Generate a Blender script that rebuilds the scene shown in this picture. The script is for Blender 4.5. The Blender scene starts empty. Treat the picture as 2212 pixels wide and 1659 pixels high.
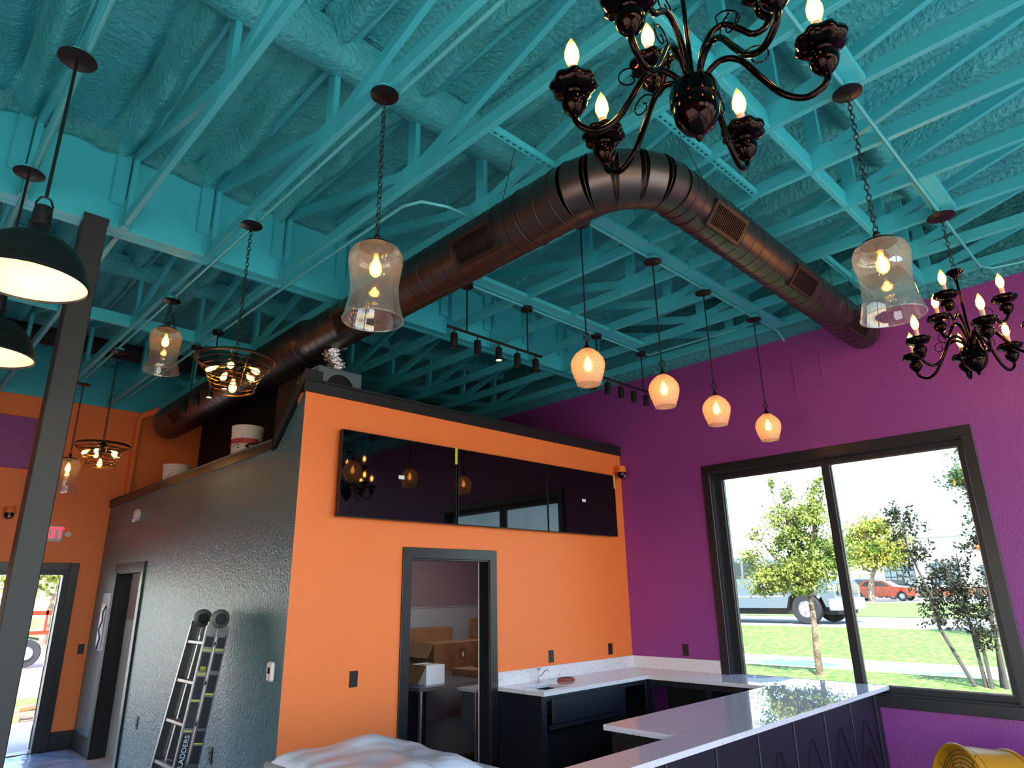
import bpy, math, random
from mathutils import Vector, Matrix, noise
PI = math.pi
random.seed(7)
scene = bpy.context.scene
C = scene.collection

# ------------------------------------------------------------------ camera
cam_data = bpy.data.cameras.new('camera'); cam = bpy.data.objects.new('camera', cam_data); C.objects.link(cam)
def cam_axes(yaw, pitch, roll):
    f = Vector((math.sin(yaw)*math.cos(pitch), math.cos(yaw)*math.cos(pitch), math.sin(pitch)))
    r = Vector((math.cos(yaw), -math.sin(yaw), 0)); u = r.cross(f)
    return r*math.cos(roll)+u*math.sin(roll), -r*math.sin(roll)+u*math.cos(roll), f
r_, u_, f_ = cam_axes(math.radians(44.542), math.radians(17.573), math.radians(-0.9675))
m = Matrix.Identity(4)
for i in range(3):
    m[i][0] = r_[i]; m[i][1] = u_[i]; m[i][2] = -f_[i]
m[2][3] = 1.75
cam.matrix_world = m
cam_data.sensor_fit = 'HORIZONTAL'; cam_data.sensor_width = 36.0; cam_data.lens = 1423.06/2212*36.0
cam_data.clip_end = 600
scene.camera = cam

# ------------------------------------------------------------------ sky, sun, exposure
world = bpy.data.worlds.new('sky'); scene.world = world; world.use_nodes = True
nt = world.node_tree; nt.nodes.clear()
sky = nt.nodes.new('ShaderNodeTexSky'); sky.sky_type = 'NISHITA'; sky.sun_disc = False
sky.sun_elevation = math.radians(50); sky.sun_rotation = math.radians(231); sky.air_density = 1.0; sky.dust_density = 0.3; sky.ozone_density = 2.0
bg = nt.nodes.new('ShaderNodeBackground'); bg.inputs['Strength'].default_value = 0.30
wo = nt.nodes.new('ShaderNodeOutputWorld')
nt.links.new(sky.outputs[0], bg.inputs[0]); nt.links.new(bg.outputs[0], wo.inputs[0])
sun_d = bpy.data.lights.new('sun', 'SUN'); sun = bpy.data.objects.new('sun', sun_d); C.objects.link(sun)
sun_d.energy = 5.0; sun_d.angle = math.radians(0.6); sun_d.color = (1.0, 0.94, 0.84)
sun.rotation_euler = Vector((0.45, 0.36, -0.82)).to_track_quat('-Z', 'Y').to_euler()
scene.view_settings.view_transform = 'Standard'; scene.view_settings.look = 'None'
scene.view_settings.gamma = 1.0; scene.view_settings.use_curve_mapping = False
scene.view_settings.exposure = 1.65
scene.cycles.use_denoising = True
scene.cycles.max_bounces = 12; scene.cycles.diffuse_bounces = 6; scene.cycles.glossy_bounces = 4
scene.cycles.transmission_bounces = 8; scene.cycles.transparent_max_bounces = 16
scene.cycles.sample_clamp_indirect = 6.0; scene.cycles.caustics_reflective = False; scene.cycles.caustics_refractive = False

# ------------------------------------------------------------------ helpers
class MB:
    def __init__(s): s.v = []; s.f = []
    def add(s, vs, fs):
        o = len(s.v); s.v += [Vector(v) for v in vs]; s.f += [tuple(i+o for i in f) for f in fs]; return s
    def box(s, x0, y0, z0, x1, y1, z1):
        return s.add([(x0,y0,z0),(x1,y0,z0),(x1,y1,z0),(x0,y1,z0),(x0,y0,z1),(x1,y0,z1),(x1,y1,z1),(x0,y1,z1)],
                     [(3,2,1,0),(4,5,6,7),(0,1,5,4),(1,2,6,5),(2,3,7,6),(3,0,4,7)])
    def bbox(s, x0, y0, z0, x1, y1, z1, b):          # box with chamfered edges
        b = min(b, (x1-x0)/2.01, (y1-y0)/2.01, (z1-z0)/2.01)
        vs = []; idx = {}
        for ix, X in enumerate((x0, x1)):
            for iy, Y in enumerate((y0, y1)):
                for iz, Z in enumerate((z0, z1)):
                    sx, sy, sz = (1-2*ix)*b, (1-2*iy)*b, (1-2*iz)*b
                    for a, p in enumerate(((X, Y+sy, Z+sz), (X+sx, Y, Z+sz), (X+sx, Y+sy, Z))):
                        idx[ix, iy, iz, a] = len(vs); vs.append(p)
        q = lambda *k: idx[k]
        fs = []
        for i in (0, 1):
            a = [q(i,0,0,0), q(i,1,0,0), q(i,1,1,0), q(i,0,1,0)]; fs.append(tuple(a if i else a[::-1]))
            a = [q(0,i,0,1), q(1,i,0,1), q(1,i,1,1), q(0,i,1,1)]; fs.append(tuple(a[::-1] if i else a))
            a = [q(0,0,i,2), q(1,0,i,2), q(1,1,i,2), q(0,1,i,2)]; fs.append(tuple(a if i else a[::-1]))
        for i in (0, 1):
            for j in (0, 1):
                a = [q(i,j,0,0), q(i,j,1,0), q(i,j,1,1), q(i,j,0,1)]; fs.append(tuple(a if i != j else a[::-1]))
                a = [q(i,0,j,0), q(i,1,j,0), q(i,1,j,2), q(i,0,j,2)]; fs.append(tuple(a if i == j else a[::-1]) if False else tuple(a[::-1] if i != j else a))
                a = [q(0,i,j,1), q(1,i,j,1), q(1,i,j,2), q(0,i,j,2)]; fs.append(tuple(a if i != j else a[::-1]))
                for k in (0, 1): 
                    a = [q(i,j,k,0), q(i,j,k,1), q(i,j,k,2)]; fs.append(tuple(a))
        return s.add(vs, fs)
    def bar(s, p, q, w, t, up=(0, 0, 1)):            # rectangular bar from p to q
        p = Vector(p); q = Vector(q); d = (q-p).normalized(); up = Vector(up)
        a = d.cross(up)
        if a.length < 1e-4: a = d.cross(Vector((1, 0, 0)))
        a.normalize(); b = a.cross(d).normalized(); a = a*w/2; b = b*t/2
        return s.add([p-a-b, p+a-b, p+a+b, p-a+b, q-a-b, q+a-b, q+a+b, q-a+b],
                     [(3,2,1,0),(4,5,6,7),(0,1,5,4),(1,2,6,5),(2,3,7,6),(3,0,4,7)])
    def tube(s, pts, r, n=8, closed=False, caps=True):
        pts = [Vector(p) for p in pts]; N = len(pts); rs = r if isinstance(r, (list, tuple)) else [r]*N
        vs = []; prev = None
        for i, p in enumerate(pts):
            if closed: d = pts[(i+1) % N]-pts[i-1]
            else: d = pts[min(i+1, N-1)]-pts[max(i-1, 0)]
            d.normalize()
            if prev is None:
                a = d.cross(Vector((0, 0, 1)))
                if a.length < 0.05: a = d.cross(Vector((1, 0, 0)))
            else: a = prev-d*prev.dot(d)
            a.normalize(); prev = a; b = d.cross(a)
            for k in range(n):
                t = 2*PI*k/n; vs.append(p+(a*math.cos(t)+b*math.sin(t))*rs[i])
        fs = []
        for i in range(N if closed else N-1):
            j = (i+1) % N
            for k in range(n):
                l = (k+1) % n; fs.append((i*n+k, i*n+l, j*n+l, j*n+k))
        if caps and not closed: fs += [tuple(range(n))[::-1], tuple(range((N-1)*n, N*n))]
        return s.add(vs, fs)
    def lathe(s, prof, n=24, c=(0, 0, 0), M=None, caps=False, lobes=0, lob=0.0, half=None):
        vs = []; fs = []; c = Vector(c); full = half is None; n1 = n if full else n+1
        for (r, z) in prof:
            for k in range(n1):
                t = 2*PI*k/n if full else half[0]+(half[1]-half[0])*k/n
                rr = r*(1+lob*math.cos(lobes*t)) if lobes else r
                p = Vector((rr*math.cos(t), rr*math.sin(t), z)); vs.append((M @ p if M else p)+c)
        for i in range(len(prof)-1):
            for k in range(n if full else n):
                l = (k+1) % n1 if full else k+1
                fs.append((i*n1+k, i*n1+l, (i+1)*n1+l, (i+1)*n1+k))
        if caps and full: fs += [tuple(range(n1))[::-1], tuple(range((len(prof)-1)*n1, len(prof)*n1))]
        return s.add(vs, fs)
    def prism(s, poly, axis, a, b):                   # polygon of 2-D points extruded along axis 0/1/2 from a to b
        def P(u, v, w): return ((w, u, v), (u, w, v), (u, v, w))[axis]
        n = len(poly)
        return s.add([P(u, v, a) for u, v in poly]+[P(u, v, b) for u, v in poly],
                     [tuple(range(n)), tuple(range(n, 2*n))[::-1]]+[(i, i+n, (i+1) % n+n, (i+1) % n) for i in range(n)])
    def xf(s, M): s.v = [M @ v for v in s.v]; return s
    def join(s, o, M=None): return s.add([(M @ v if M else v) for v in o.v], o.f)
    def mesh(s, name, smooth=None):
        me = bpy.data.meshes.new(name); me.from_pydata([tuple(v) for v in s.v], [], s.f); me.update()
        import bmesh
        bm = bmesh.new(); bm.from_mesh(me); bmesh.ops.recalc_face_normals(bm, faces=bm.faces); bm.to_mesh(me); bm.free()
        if smooth is not None:
            me.shade_smooth()
            if smooth: me.set_sharp_from_angle(angle=math.radians(smooth))
        return me

def obj(name, mb, mat, parent=None, smooth=None, loc=None, kind=None):
    me = mb.mesh(name, smooth) if isinstance(mb, MB) else mb
    o = bpy.data.objects.new(name, me); C.objects.link(o)
    if mat is not None:
        if me.materials: me.materials[0] = mat
        else: me.materials.append(mat)
    if parent is not None: o.parent = parent
    if loc is not None: o.location = loc
    if kind: o['kind'] = kind
    return o
def tag(o, label, cat, group=None):
    o['label'] = label; o['category'] = cat
    if group: o['group'] = group
    return o
def thing(name, label, cat, loc=(0, 0, 0), rz=0.0, group=None, kind=None):
    o = bpy.data.objects.new(name, None); C.objects.link(o); o.location = loc; o.rotation_euler = (0, 0, rz)
    o.empty_display_size = 0.1
    if kind: o['kind'] = kind
    else: tag(o, label, cat, group)
    return o
def struct(name, mb, mat, smooth=None, parent=None):
    o = obj(name, mb, mat, parent, smooth)
    if parent is None: o['kind'] = 'structure'
    return o
def copy_tree(o, parent=None, label=None, loc=None, rz=None):
    c = o.copy(); C.objects.link(c)
    if parent is not None: c.parent = parent
    for ch in o.children: copy_tree(ch, c)
    if label: c['label'] = label
    if loc is not None: c.location = loc
    if rz is not None: c.rotation_euler = (0, 0, rz)
    return c
def text(name, s, size, mat, parent, M, extrude=0.0005, align='CENTER'):
    cu = bpy.data.curves.new(name, 'FONT'); cu.body = s; cu.size = size; cu.extrude = extrude
    cu.align_x = align; cu.align_y = 'CENTER'
    t = bpy.data.objects.new(name, cu); C.objects.link(t); dg = bpy.context.evaluated_depsgraph_get()
    me = bpy.data.meshes.new_from_object(t.evaluated_get(dg)); bpy.data.objects.remove(t)
    me.transform(M); me.materials.clear()
    return obj(name, me, mat, parent)

# ------------------------------------------------------------------ materials
def lin(c):
    return tuple(((x/255)/12.92 if x/255 <= 0.04045 else ((x/255+0.055)/1.055)**2.4) for x in c)
def mat(name, rgb, rough=0.5, metal=0.0, bump=None, vary=None, spec=None, coat=0.0, emit=None, alpha=None, rvar=None):
    """bump=(scale, strength, detail)  vary=(scale, rgb2, lo, hi)"""
    m = bpy.data.materials.new(name); m.use_nodes = True; n = m.node_tree.nodes; L = m.node_tree.links
    p = n['Principled BSDF']; p.inputs['Base Color'].default_value = (*lin(rgb), 1)
    p.inputs['Roughness'].default_value = rough; p.inputs['Metallic'].default_value = metal
    if spec is not None: p.inputs['Specular IOR Level'].default_value = spec
    if coat: p.inputs['Coat Weight'].default_value = coat; p.inputs['Coat Roughness'].default_value = 0.05
    if emit: p.inputs['Emission Color'].default_value = (*lin(emit[0]), 1); p.inputs['Emission Strength'].default_value = emit[1]
    tc = None
    if bump or vary or rvar:
        tc = n.new('ShaderNodeTexCoord')
    if bump:
        t = n.new('ShaderNodeTexNoise'); t.inputs['Scale'].default_value = bump[0]; t.inputs['Detail'].default_value = bump[2] if len(bump) > 2 else 3
        b = n.new('ShaderNodeBump'); b.inputs['Strength'].default_value = bump[1]; b.inputs['Distance'].default_value = bump[3] if len(bump) > 3 else 0.01
        L.new(tc.outputs['Object'], t.inputs['Vector']); L.new(t.outputs['Fac'], b.inputs['Height']); L.new(b.outputs[0], p.inputs['Normal'])
    if vary:
        t = n.new('ShaderNodeTexNoise'); t.inputs['Scale'].default_value = vary[0]; t.inputs['Detail'].default_value = 6
        r = n.new('ShaderNodeValToRGB'); r.color_ramp.elements[0].color = (*lin(rgb), 1); r.color_ramp.elements[1].color = (*lin(vary[1]), 1)
        r.color_ramp.elements[0].position = vary[2]; r.color_ramp.elements[1].position = vary[3]
        L.new(tc.outputs['Object'], t.inputs['Vector']); L.new(t.outputs['Fac'], r.inputs[0]); L.new(r.outputs[0], p.inputs['Base Color'])
    if rvar:
        t = n.new('ShaderNodeTexNoise'); t.inputs['Scale'].default_value = rvar[0]; t.inputs['Detail'].default_value = 3
        mr = n.new('ShaderNodeMapRange'); mr.inputs['To Min'].default_value = rvar[1]; mr.inputs['To Max'].default_value = rvar[2]
        L.new(tc.outputs['Object'], t.inputs['Vector']); L.new(t.outputs['Fac'], mr.inputs['Value']); L.new(mr.outputs[0], p.inputs['Roughness'])
    return m
def emat(name, rgb, strength):
    m = bpy.data.materials.new(name); m.use_nodes = True; n = m.node_tree.nodes; L = m.node_tree.links
    n.clear(); e = n.new('ShaderNodeEmission'); o = n.new('ShaderNodeOutputMaterial')
    e.inputs[0].default_value = (*lin(rgb), 1); e.inputs[1].default_value = strength; L.new(e.outputs[0], o.inputs[0]); return m
def glassmat(name, tint, gloss=0.12, rough=0.02, milky=None, blend=0.25, crosshatch=0):
    m = bpy.data.materials.new(name); m.use_nodes = True; n = m.node_tree.nodes; L = m.node_tree.links; n.clear()
    o = n.new('ShaderNodeOutputMaterial'); tr = n.new('ShaderNodeBsdfTransparent'); gl = n.new('ShaderNodeBsdfGlossy')
    tr.inputs[0].default_value = (*lin(tint), 1); gl.inputs['Roughness'].default_value = rough; gl.inputs[0].default_value = (1, 1, 1, 1)
    lw = n.new('ShaderNodeLayerWeight'); lw.inputs[0].default_value = 0.5
    mx = n.new('ShaderNodeMixShader'); pw = n.new('ShaderNodeMath'); pw.operation = 'POWER'; pw.inputs[1].default_value = 4.0; L.new(lw.outputs['Facing'], pw.inputs[0])
    ad = n.new('ShaderNodeMath'); ad.operation = 'MULTIPLY_ADD'; ad.inputs[1].default_value = 0.75; ad.inputs[2].default_value = gloss; ad.use_clamp = True
    L.new(pw.outputs[0], ad.inputs[0]); L.new(ad.outputs[0], mx.inputs[0]); last = tr
    if milky:
        tl = n.new('ShaderNodeBsdfTranslucent'); tl.inputs[0].default_value = (*lin(milky[0]), 1)
        df = n.new('ShaderNodeBsdfDiffuse'); df.inputs[0].default_value = (*lin(milky[0]), 1)
        m0 = n.new('ShaderNodeMixShader'); m0.inputs[0].default_value = 0.35; L.new(tl.outputs[0], m0.inputs[1]); L.new(df.outputs[0], m0.inputs[2])
        m1 = n.new('ShaderNodeMixShader'); m1.inputs[0].default_value = milky[1]
        L.new(tr.outputs[0], m1.inputs[1]); L.new(m0.outputs[0], m1.inputs[2]); last = m1
        if crosshatch:
            tc = n.new('ShaderNodeTexCoord'); hs = []
            for rot in (0.9, -0.9):
                sx = n.new('ShaderNodeSeparateXYZ'); L.new(tc.outputs['Object'], sx.inputs[0])
                at = n.new('ShaderNodeMath'); at.operation = 'ARCTAN2'; L.new(sx.outputs[1], at.inputs[0]); L.new(sx.outputs[0], at.inputs[1])
                a1 = n.new('ShaderNodeMath'); a1.operation = 'MULTIPLY'; a1.inputs[1].default_value = crosshatch; L.new(at.outputs[0], a1.inputs[0])
                a2 = n.new('ShaderNodeMath'); a2.operation = 'MULTIPLY_ADD'; a2.inputs[1].default_value = crosshatch*9.0*(1 if rot > 0 else -1); L.new(sx.outputs[2], a2.inputs[0]); L.new(a1.outputs[0], a2.inputs[2])
                sn = n.new('ShaderNodeMath'); sn.operation = 'SINE'; L.new(a2.outputs[0], sn.inputs[0]); hs.append(sn)
            mxx = n.new('ShaderNodeMath'); mxx.operation = 'MAXIMUM'; L.new(hs[0].outputs[0], mxx.inputs[0]); L.new(hs[1].outputs[0], mxx.inputs[1])
            mr = n.new('ShaderNodeMapRange'); mr.inputs['From Min'].default_value = -0.4; mr.inputs['From Max'].default_value = 1; mr.inputs['To Min'].default_value = milky[1]*0.55; mr.inputs['To Max'].default_value = min(1, milky[1]*1.35)
            L.new(mxx.outputs[0], mr.inputs['Value']); L.new(mr.outputs[0], m1.inputs[0])
            bp = n.new('ShaderNodeBump'); bp.inputs['Strength'].default_value = 0.5; bp.inputs['Distance'].default_value = 0.004
            L.new(mxx.outputs[0], bp.inputs['Height']); L.new(bp.outputs[0], gl.inputs['Normal'])
    L.new(last.outputs[0], mx.inputs[1]); L.new(gl.outputs[0], mx.inputs[2]); L.new(mx.outputs[0], o.inputs[0])
    return m

M = {}
M['orange'] = mat('orange_paint', (246, 126, 58), 0.46, bump=(90, 0.35, 2))
M['purple'] = mat('purple_paint', (142, 60, 136), 0.42, bump=(80, 0.4, 2))
M['slate'] = mat('slate_paint', (56, 100, 106), 0.25, bump=(58, 0.6, 3, 0.012), spec=0.7)
M['teal'] = mat('teal_paint_wood', (64, 178, 188), 0.36, bump=(60, 0.12, 3))
M['teal_board'] = mat('teal_paint_board', (66, 188, 198), 0.36, bump=(40, 0.12, 3))
M['foam'] = mat('teal_spray_foam', (66, 174, 180), 0.5, bump=(30, 0.9, 6, 0.03))
M['foam_rough'] = mat('teal_rough_foam', (54, 148, 152), 0.6, bump=(22, 1.0, 8, 0.05))
M['trim'] = mat('charcoal_trim_paint', (28, 28, 31), 0.34)
M['bronze'] = mat('dark_bronze_aluminium', (44, 44, 48), 0.38, 0.4)
M['post'] = mat('charcoal_column_paint', (42, 41, 40), 0.5, bump=(60, 0.1, 2))
M['blackmetal'] = mat('matt_black_metal', (20, 18, 18), 0.42, 0.2)
M['bronzemetal'] = mat('oil_rubbed_bronze', (13, 10, 9), 0.35, 0.2)
M['gloss'] = mat('gloss_black_nickel', (34, 24, 21), 0.1, 1.0)
M['brassdark'] = mat('aged_brass_wire', (120, 84, 52), 0.28, 1.0)
M['duct'] = mat('dark_bronze_duct', (90, 82, 78), 0.34, 0.92, rvar=(3, 0.3, 0.42))
M['ductseam'] = mat('duct_seam', (60, 54, 51), 0.4, 0.85)
M['grille'] = mat('duct_grille', (58, 48, 44), 0.42, 0.7)
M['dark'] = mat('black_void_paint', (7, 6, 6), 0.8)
M['glass'] = glassmat('window_glass', (244, 250, 250), gloss=0.018, rough=0.0)
M['lampglass'] = glassmat('clear_lamp_glass', (246, 240, 232), gloss=0.13, rough=0.02, milky=((255, 244, 240), 0.10))
M['peach'] = glassmat('amber_cut_glass', (255, 226, 200), gloss=0.05, rough=0.12, milky=((255, 222, 200), 0.5), crosshatch=26)
M['bulb'] = emat('filament_bulb', (255, 205, 130), 22)
M['bulbsoft'] = emat('soft_bulb', (255, 206, 156), 15)
M['bulbglass'] = glassmat('amber_bulb_envelope', (255, 226, 170), gloss=0.04, rough=0.02, milky=((255, 214, 140), 0.35))
M['bulbdim'] = emat('dome_bulb', (255, 205, 130), 7)
M['bulbcore'] = emat('bulb_filament_core', (255, 226, 160), 60)
M['flame'] = emat('candle_bulb', (255, 205, 120), 30)
M['spot'] = emat('spot_lens', (255, 224, 170), 14)
M['domewhite'] = mat('white_enamel', (240, 232, 214), 0.45)
M['candle'] = mat('candle_sleeve', (225, 190, 170), 0.5)
M['quartz'] = mat('white_quartz', (226, 220, 222), 0.012, spec=0.32, vary=(60, (120, 112, 112), 0.62, 0.72))
M['cab'] = mat('navy_black_cabinet', (20, 22, 34), 0.42)
M['cabdark'] = mat('cabinet_inside', (10, 10, 14), 0.7)
M['screen'] = mat('glossy_screen', (6, 5, 7), 0.025, spec=0.35)
M['white'] = mat('white_plastic', (225, 222, 220), 0.45)
M['paper'] = mat('white_paper', (236, 238, 242), 0.7)
M['grey'] = mat('grey_metal_panel', (150, 150, 155), 0.45, 0.3)
M['steel'] = mat('stainless_steel', (150, 155, 162), 0.3, 0.9)
M['alu'] = mat('ladder_aluminium', (126, 122, 122), 0.3, 1.0)
M['ladblack'] = mat('ladder_label_black', (18, 20, 26), 0.5)
M['hinge'] = mat('ladder_hinge', (92, 88, 84), 0.45, 0.5)
M['yellowlab'] = mat('yellow_label', (210, 200, 60), 0.5)
M['card'] = mat('cardboard', (150, 110, 74), 0.8, bump=(80, 0.1, 2), vary=(8, (128, 92, 60), 0.4, 0.7))
M['carddark'] = mat('darker_cardboard', (120, 84, 54), 0.8)  # darker brown for tape seams and printed stamps
M['mauve'] = mat('mauve_grey_paint', (146, 126, 130), 0.6)
M['frp'] = mat('white_wall_panel', (176, 180, 182), 0.4)
M['plastic'] = mat('plastic_sheet', (214, 216, 226), 0.32, bump=(9, 0.5, 5, 0.03))
M['floorplastic'] = mat('plastic_floor_film', (150, 170, 205), 0.16, bump=(5, 0.4, 4, 0.03), vary=(3, (190, 204, 228), 0.4, 0.65))
M['floor'] = mat('grey_concrete_floor', (186, 182, 178), 0.45, vary=(2, (160, 156, 152), 0.4, 0.7))
M['bucket'] = mat('white_bucket', (228, 216, 204), 0.5)
M['red'] = mat('red_label', (190, 70, 56), 0.5)
M['yellow'] = mat('yellow_enamel', (214, 150, 32), 0.3, 0.15)
M['fandark'] = mat('fan_inside', (96, 78, 22), 0.5)
M['foil'] = mat('crinkled_foil', (200, 200, 200), 0.15, 1.0, bump=(16, 1.0, 4, 0.05))
M['exitred'] = emat('exit_letter', (255, 26, 50), 2.4)
M['grass'] = mat('lawn_grass', (96, 124, 48), 0.9, bump=(30, 1.0, 6, 0.06), vary=(9, (150, 166, 90), 0.38, 0.66))
M['walk'] = mat('pale_concrete', (224, 217, 205), 0.8)
M['road'] = mat('asphalt_painted_shadow', (150, 146, 142), 0.85, vary=(0.9, (104, 102, 102), 0.62, 0.7))  # sharp dark blotches paint tree shadow into the asphalt colour
M['stucco'] = mat('pale_stucco', (222, 214, 204), 0.8)
M['greenroof'] = mat('green_metal_roof', (150, 184, 172), 0.5)
M['tanawning'] = mat('tan_awning', (190, 176, 148), 0.7)
M['shopglass'] = mat('shop_window_glass', (96, 110, 116), 0.2, 0.2)
M['brick'] = mat('red_brick', (156, 86, 60), 0.8)
M['orangesign'] = mat('orange_sign', (232, 96, 30), 0.5)
M['bark'] = mat('tree_bark', (120, 100, 84), 0.9, bump=(20, 0.8, 5, 0.03), vary=(5, (176, 150, 124), 0.45, 0.65))
M['barkgrey'] = mat('grey_stem_bark', (92, 86, 80), 0.9)
def leafmat(name, a, b):
    m = mat(name, a, 0.6, vary=(1.4, b, 0.35, 0.65)); p = m.node_tree.nodes['Principled BSDF']
    p.inputs['Transmission Weight'].default_value = 0.0
    return m
M['leaf1'] = leafmat('oak_leaf', (92, 116, 40), (168, 176, 78))
M['leaf2'] = leafmat('autumn_leaf', (100, 124, 44), (176, 160, 58))
M['leaf3'] = leafmat('shaded_leaf', (30, 38, 26), (62, 70, 44))  # leaf colour darkened to stand in for shade on the myrtle
M['leaf4'] = leafmat('blue_green_leaf', (40, 66, 52), (84, 108, 50))
M['silver'] = mat('silver_car_paint', (112, 120, 130), 0.3, 0.6)
M['carred'] = mat('red_car_paint', (176, 46, 16), 0.3, 0.1, coat=0.5)
M['carblue'] = mat('blue_car_paint', (70, 110, 150), 0.35, 0.2)
M['carglass'] = mat('car_glass', (38, 46, 56), 0.08, 0.2)
M['tyre'] = mat('tyre_rubber', (44, 44, 46), 0.8)
M['wheelrim'] = mat('wheel_rim', (190, 192, 196), 0.3, 0.8)
M['wood'] = mat('pallet_wood', (186, 150, 108), 0.8)
M['brown'] = mat('brown_unit_panel', (58, 40, 28), 0.6)
M['conduit'] = mat('painted_conduit', (90, 190, 196), 0.35, 0.2)
M['white_plate'] = mat('white_device_plate', (226, 214, 206), 0.4)
M['blackplate'] = mat('black_device_plate', (22, 21, 22), 0.4)
# ================================================================== STRUCTURE
XW, YF, XG, YB = 6.72, 4.915, 2.44, 10.38          # purple wall, orange wall, slate wall, back wall
XL, YS, ZT = -3.2, -3.6, 5.1                        # left wall, wall behind the camera, roof level
def wall_x(x0, x1, ya, yb, za, zb, holes):          # wall slab normal to x with rectangular holes (y0,y1,z0,z1)
    mb = MB(); ys = sorted({ya, yb, *[h[0] for h in holes], *[h[1] for h in holes]})
    for a, b in zip(ys[:-1], ys[1:]):
        hs = sorted([h for h in holes if h[0] <= a+1e-6 and h[1] >= b-1e-6], key=lambda h: h[2]); z = za
        for h in hs:
            if h[2] > z: mb.box(x0, a, z, x1, b, h[2])
            z = h[3]
        if z < zb: mb.box(x0, a, z, x1, b, zb)
    return mb
def wall_y(y0, y1, xa, xb, za, zb, holes):
    mb = wall_x(y0, y1, xa, xb, za, zb, holes); mb.v = [Vector((v.y, v.x, v.z)) for v in mb.v]; return mb

struct('floor', MB().box(XL-.2, YS-.2, -.12, XW+.12, YB+.2, 0), M['floor'])
WIN = (1.274, 3.695, .845, 2.985)                   # clear opening of the big window
struct('wall_right', wall_x(XW, XW+.2, YS, YB, 0, 4.31, [WIN]), M['purple'])
struct('wall_front', wall_y(YF, YF+.13, XG, XW, 0, 3.37, [(3.553, 4.48, 0, 2.053)]), M['orange'])
# slate wall: stepped top profile with a doorway
gw = wall_x(XG, XG+.12, 5.045, YB, 0, 2.955, [(8.55, 9.5, 0, 2.06)])
gw.prism([(YF+.001, 0), (5.045, 0), (5.045, 3.27), (4.95, 3.37), (YF+.001, 3.37)], 0, XG-.001, XG+.119)
gw.prism([(5.045, 2.955), (5.36, 2.955), (5.045, 3.27)], 0, XG, XG+.12)
struct('wall_partition', gw, M['slate'])
bw = wall_y(YB, YB+.2, XL, XW, 0, 4.33, [(.15, 2.09, 0, 2.14)])
struct('wall_back', bw, M['orange'])
struct('wall_left', wall_x(XL-.2, XL, YS, YB+.2, 0, 5.2, [(-2.8, 3.2, .1, 2.6)]), M['orange'])
struct('wall_south', wall_y(YS-.2, YS, XL-.2, XW+.2, 0, 5.2, [(-3.1, 1.6, .1, 4.2), (1.8, 6.6, .1, 4.2)]), M['purple'])
# unseen windows: left one added for light, those behind the camera widened for it
for i, (a, b, c, d) in enumerate([(-2.8, 3.2, .1, 2.6)]):
    w = thing('window_%d' % (i+4), None, None, (XL-.1, (a+b)/2, c), kind='structure'); hw = (b-a)/2; H = d-c
    f = MB().box(-.05, -hw, 0, .05, hw, .06).box(-.05, -hw, H-.06, .05, hw, H)
    for y in (-hw, -hw/3-.03, hw/3-.03, hw-.06): f.box(-.05, y, .06, .05, y+.06, H-.06)
    obj('window_frame', f, M['bronze'], w)
for i, (a, b, c, d) in enumerate([(-3.1, 1.6, .1, 4.2), (1.8, 6.6, .1, 4.2)]):
    w = thing('window_%d' % (i+2), None, None, ((a+b)/2, YS-.1, c), kind='structure'); hw = (b-a)/2; H = d-c
    f = MB().box(-hw, -.05, 0, hw, .05, .06).box(-hw, -.05, H-.06, hw, .05, H)
    for y in (-hw, -hw/3-.03, hw/3-.03, hw-.06): f.box(y, -.05, .06, y+.06, .05, H-.06)
    obj('window_frame', f, M['bronze'], w)

# big window in the purple wall
w1 = thing('window_1', None, None, (XW, 2.48, .749), kind='structure')
def wp(name, mb, mt): mb.v = [v-Vector((XW, 2.48, .749)) for v in mb.v]; return obj(name, mb, mt, w1)
cs = .1
wp('casing', MB().bbox(XW-.022, 1.183, .749, XW, 3.789, .845, .004), M['trim'])
wp('casing', MB().bbox(XW-.022, 1.183, 2.985, XW, 3.789, 3.075, .004), M['trim'])
wp('casing', MB().bbox(XW-.022, 1.183, .845, XW, 1.274, 2.985, .004), M['trim'])
wp('casing', MB().bbox(XW-.022, 3.695, .845, XW, 3.789, 2.985, .004), M['trim'])
y0, y1, z0, z1 = WIN
wp('jamb_lining', MB().box(XW, y0, z0, XW+.2, y0+.012, z1).box(XW, y1-.012, z0, XW+.2, y1, z1).box(XW, y0+.012, z0, XW+.2, y1-.012, z0+.012).box(XW, y0+.012, z1-.012, XW+.2, y1-.012, z1), M['bronze'])
fy0, fy1, fz0, fz1 = y0+.012, y1-.012, z0+.012, z1-.012
fx0, fx1 = XW+.085, XW+.17
wp('sash', MB().box(fx0, fy0, fz0, fx1, fy0+.045, fz1).box(fx0, fy1-.07, fz0, fx1, fy1, fz1).box(fx0, fy0+.045, fz0, fx1, fy1-.07, fz0+.045).box(fx0, fy0+.045, fz1-.05, fx1, fy1-.07, fz1), M['bronze'])
wp('mullion', MB().box(fx0-.004, 2.44, fz0+.045, fx1+.004, 2.515, fz1-.05), M['bronze'])
for a, b in ((fy0+.045, 2.44), (2.515, fy1-.07)):
    wp('glazing_bead', MB().box(fx0+.03, a, fz0+.045, fx0+.036, a+.012, fz1-.05).box(fx0+.03, b-.012, fz0+.045, fx0+.036, b, fz1-.05).box(fx0+.03, a+.012, fz0+.045, fx0+.036, b-.012, fz0+.057).box(fx0+.03, a+.012, fz1-.062, fx0+.036, b-.012, fz1-.05), M['alu'])
    wp('pane', MB().box(fx0+.038, a, fz0+.045, fx0+.046, b, fz1-.05), M['glass'])

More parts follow.
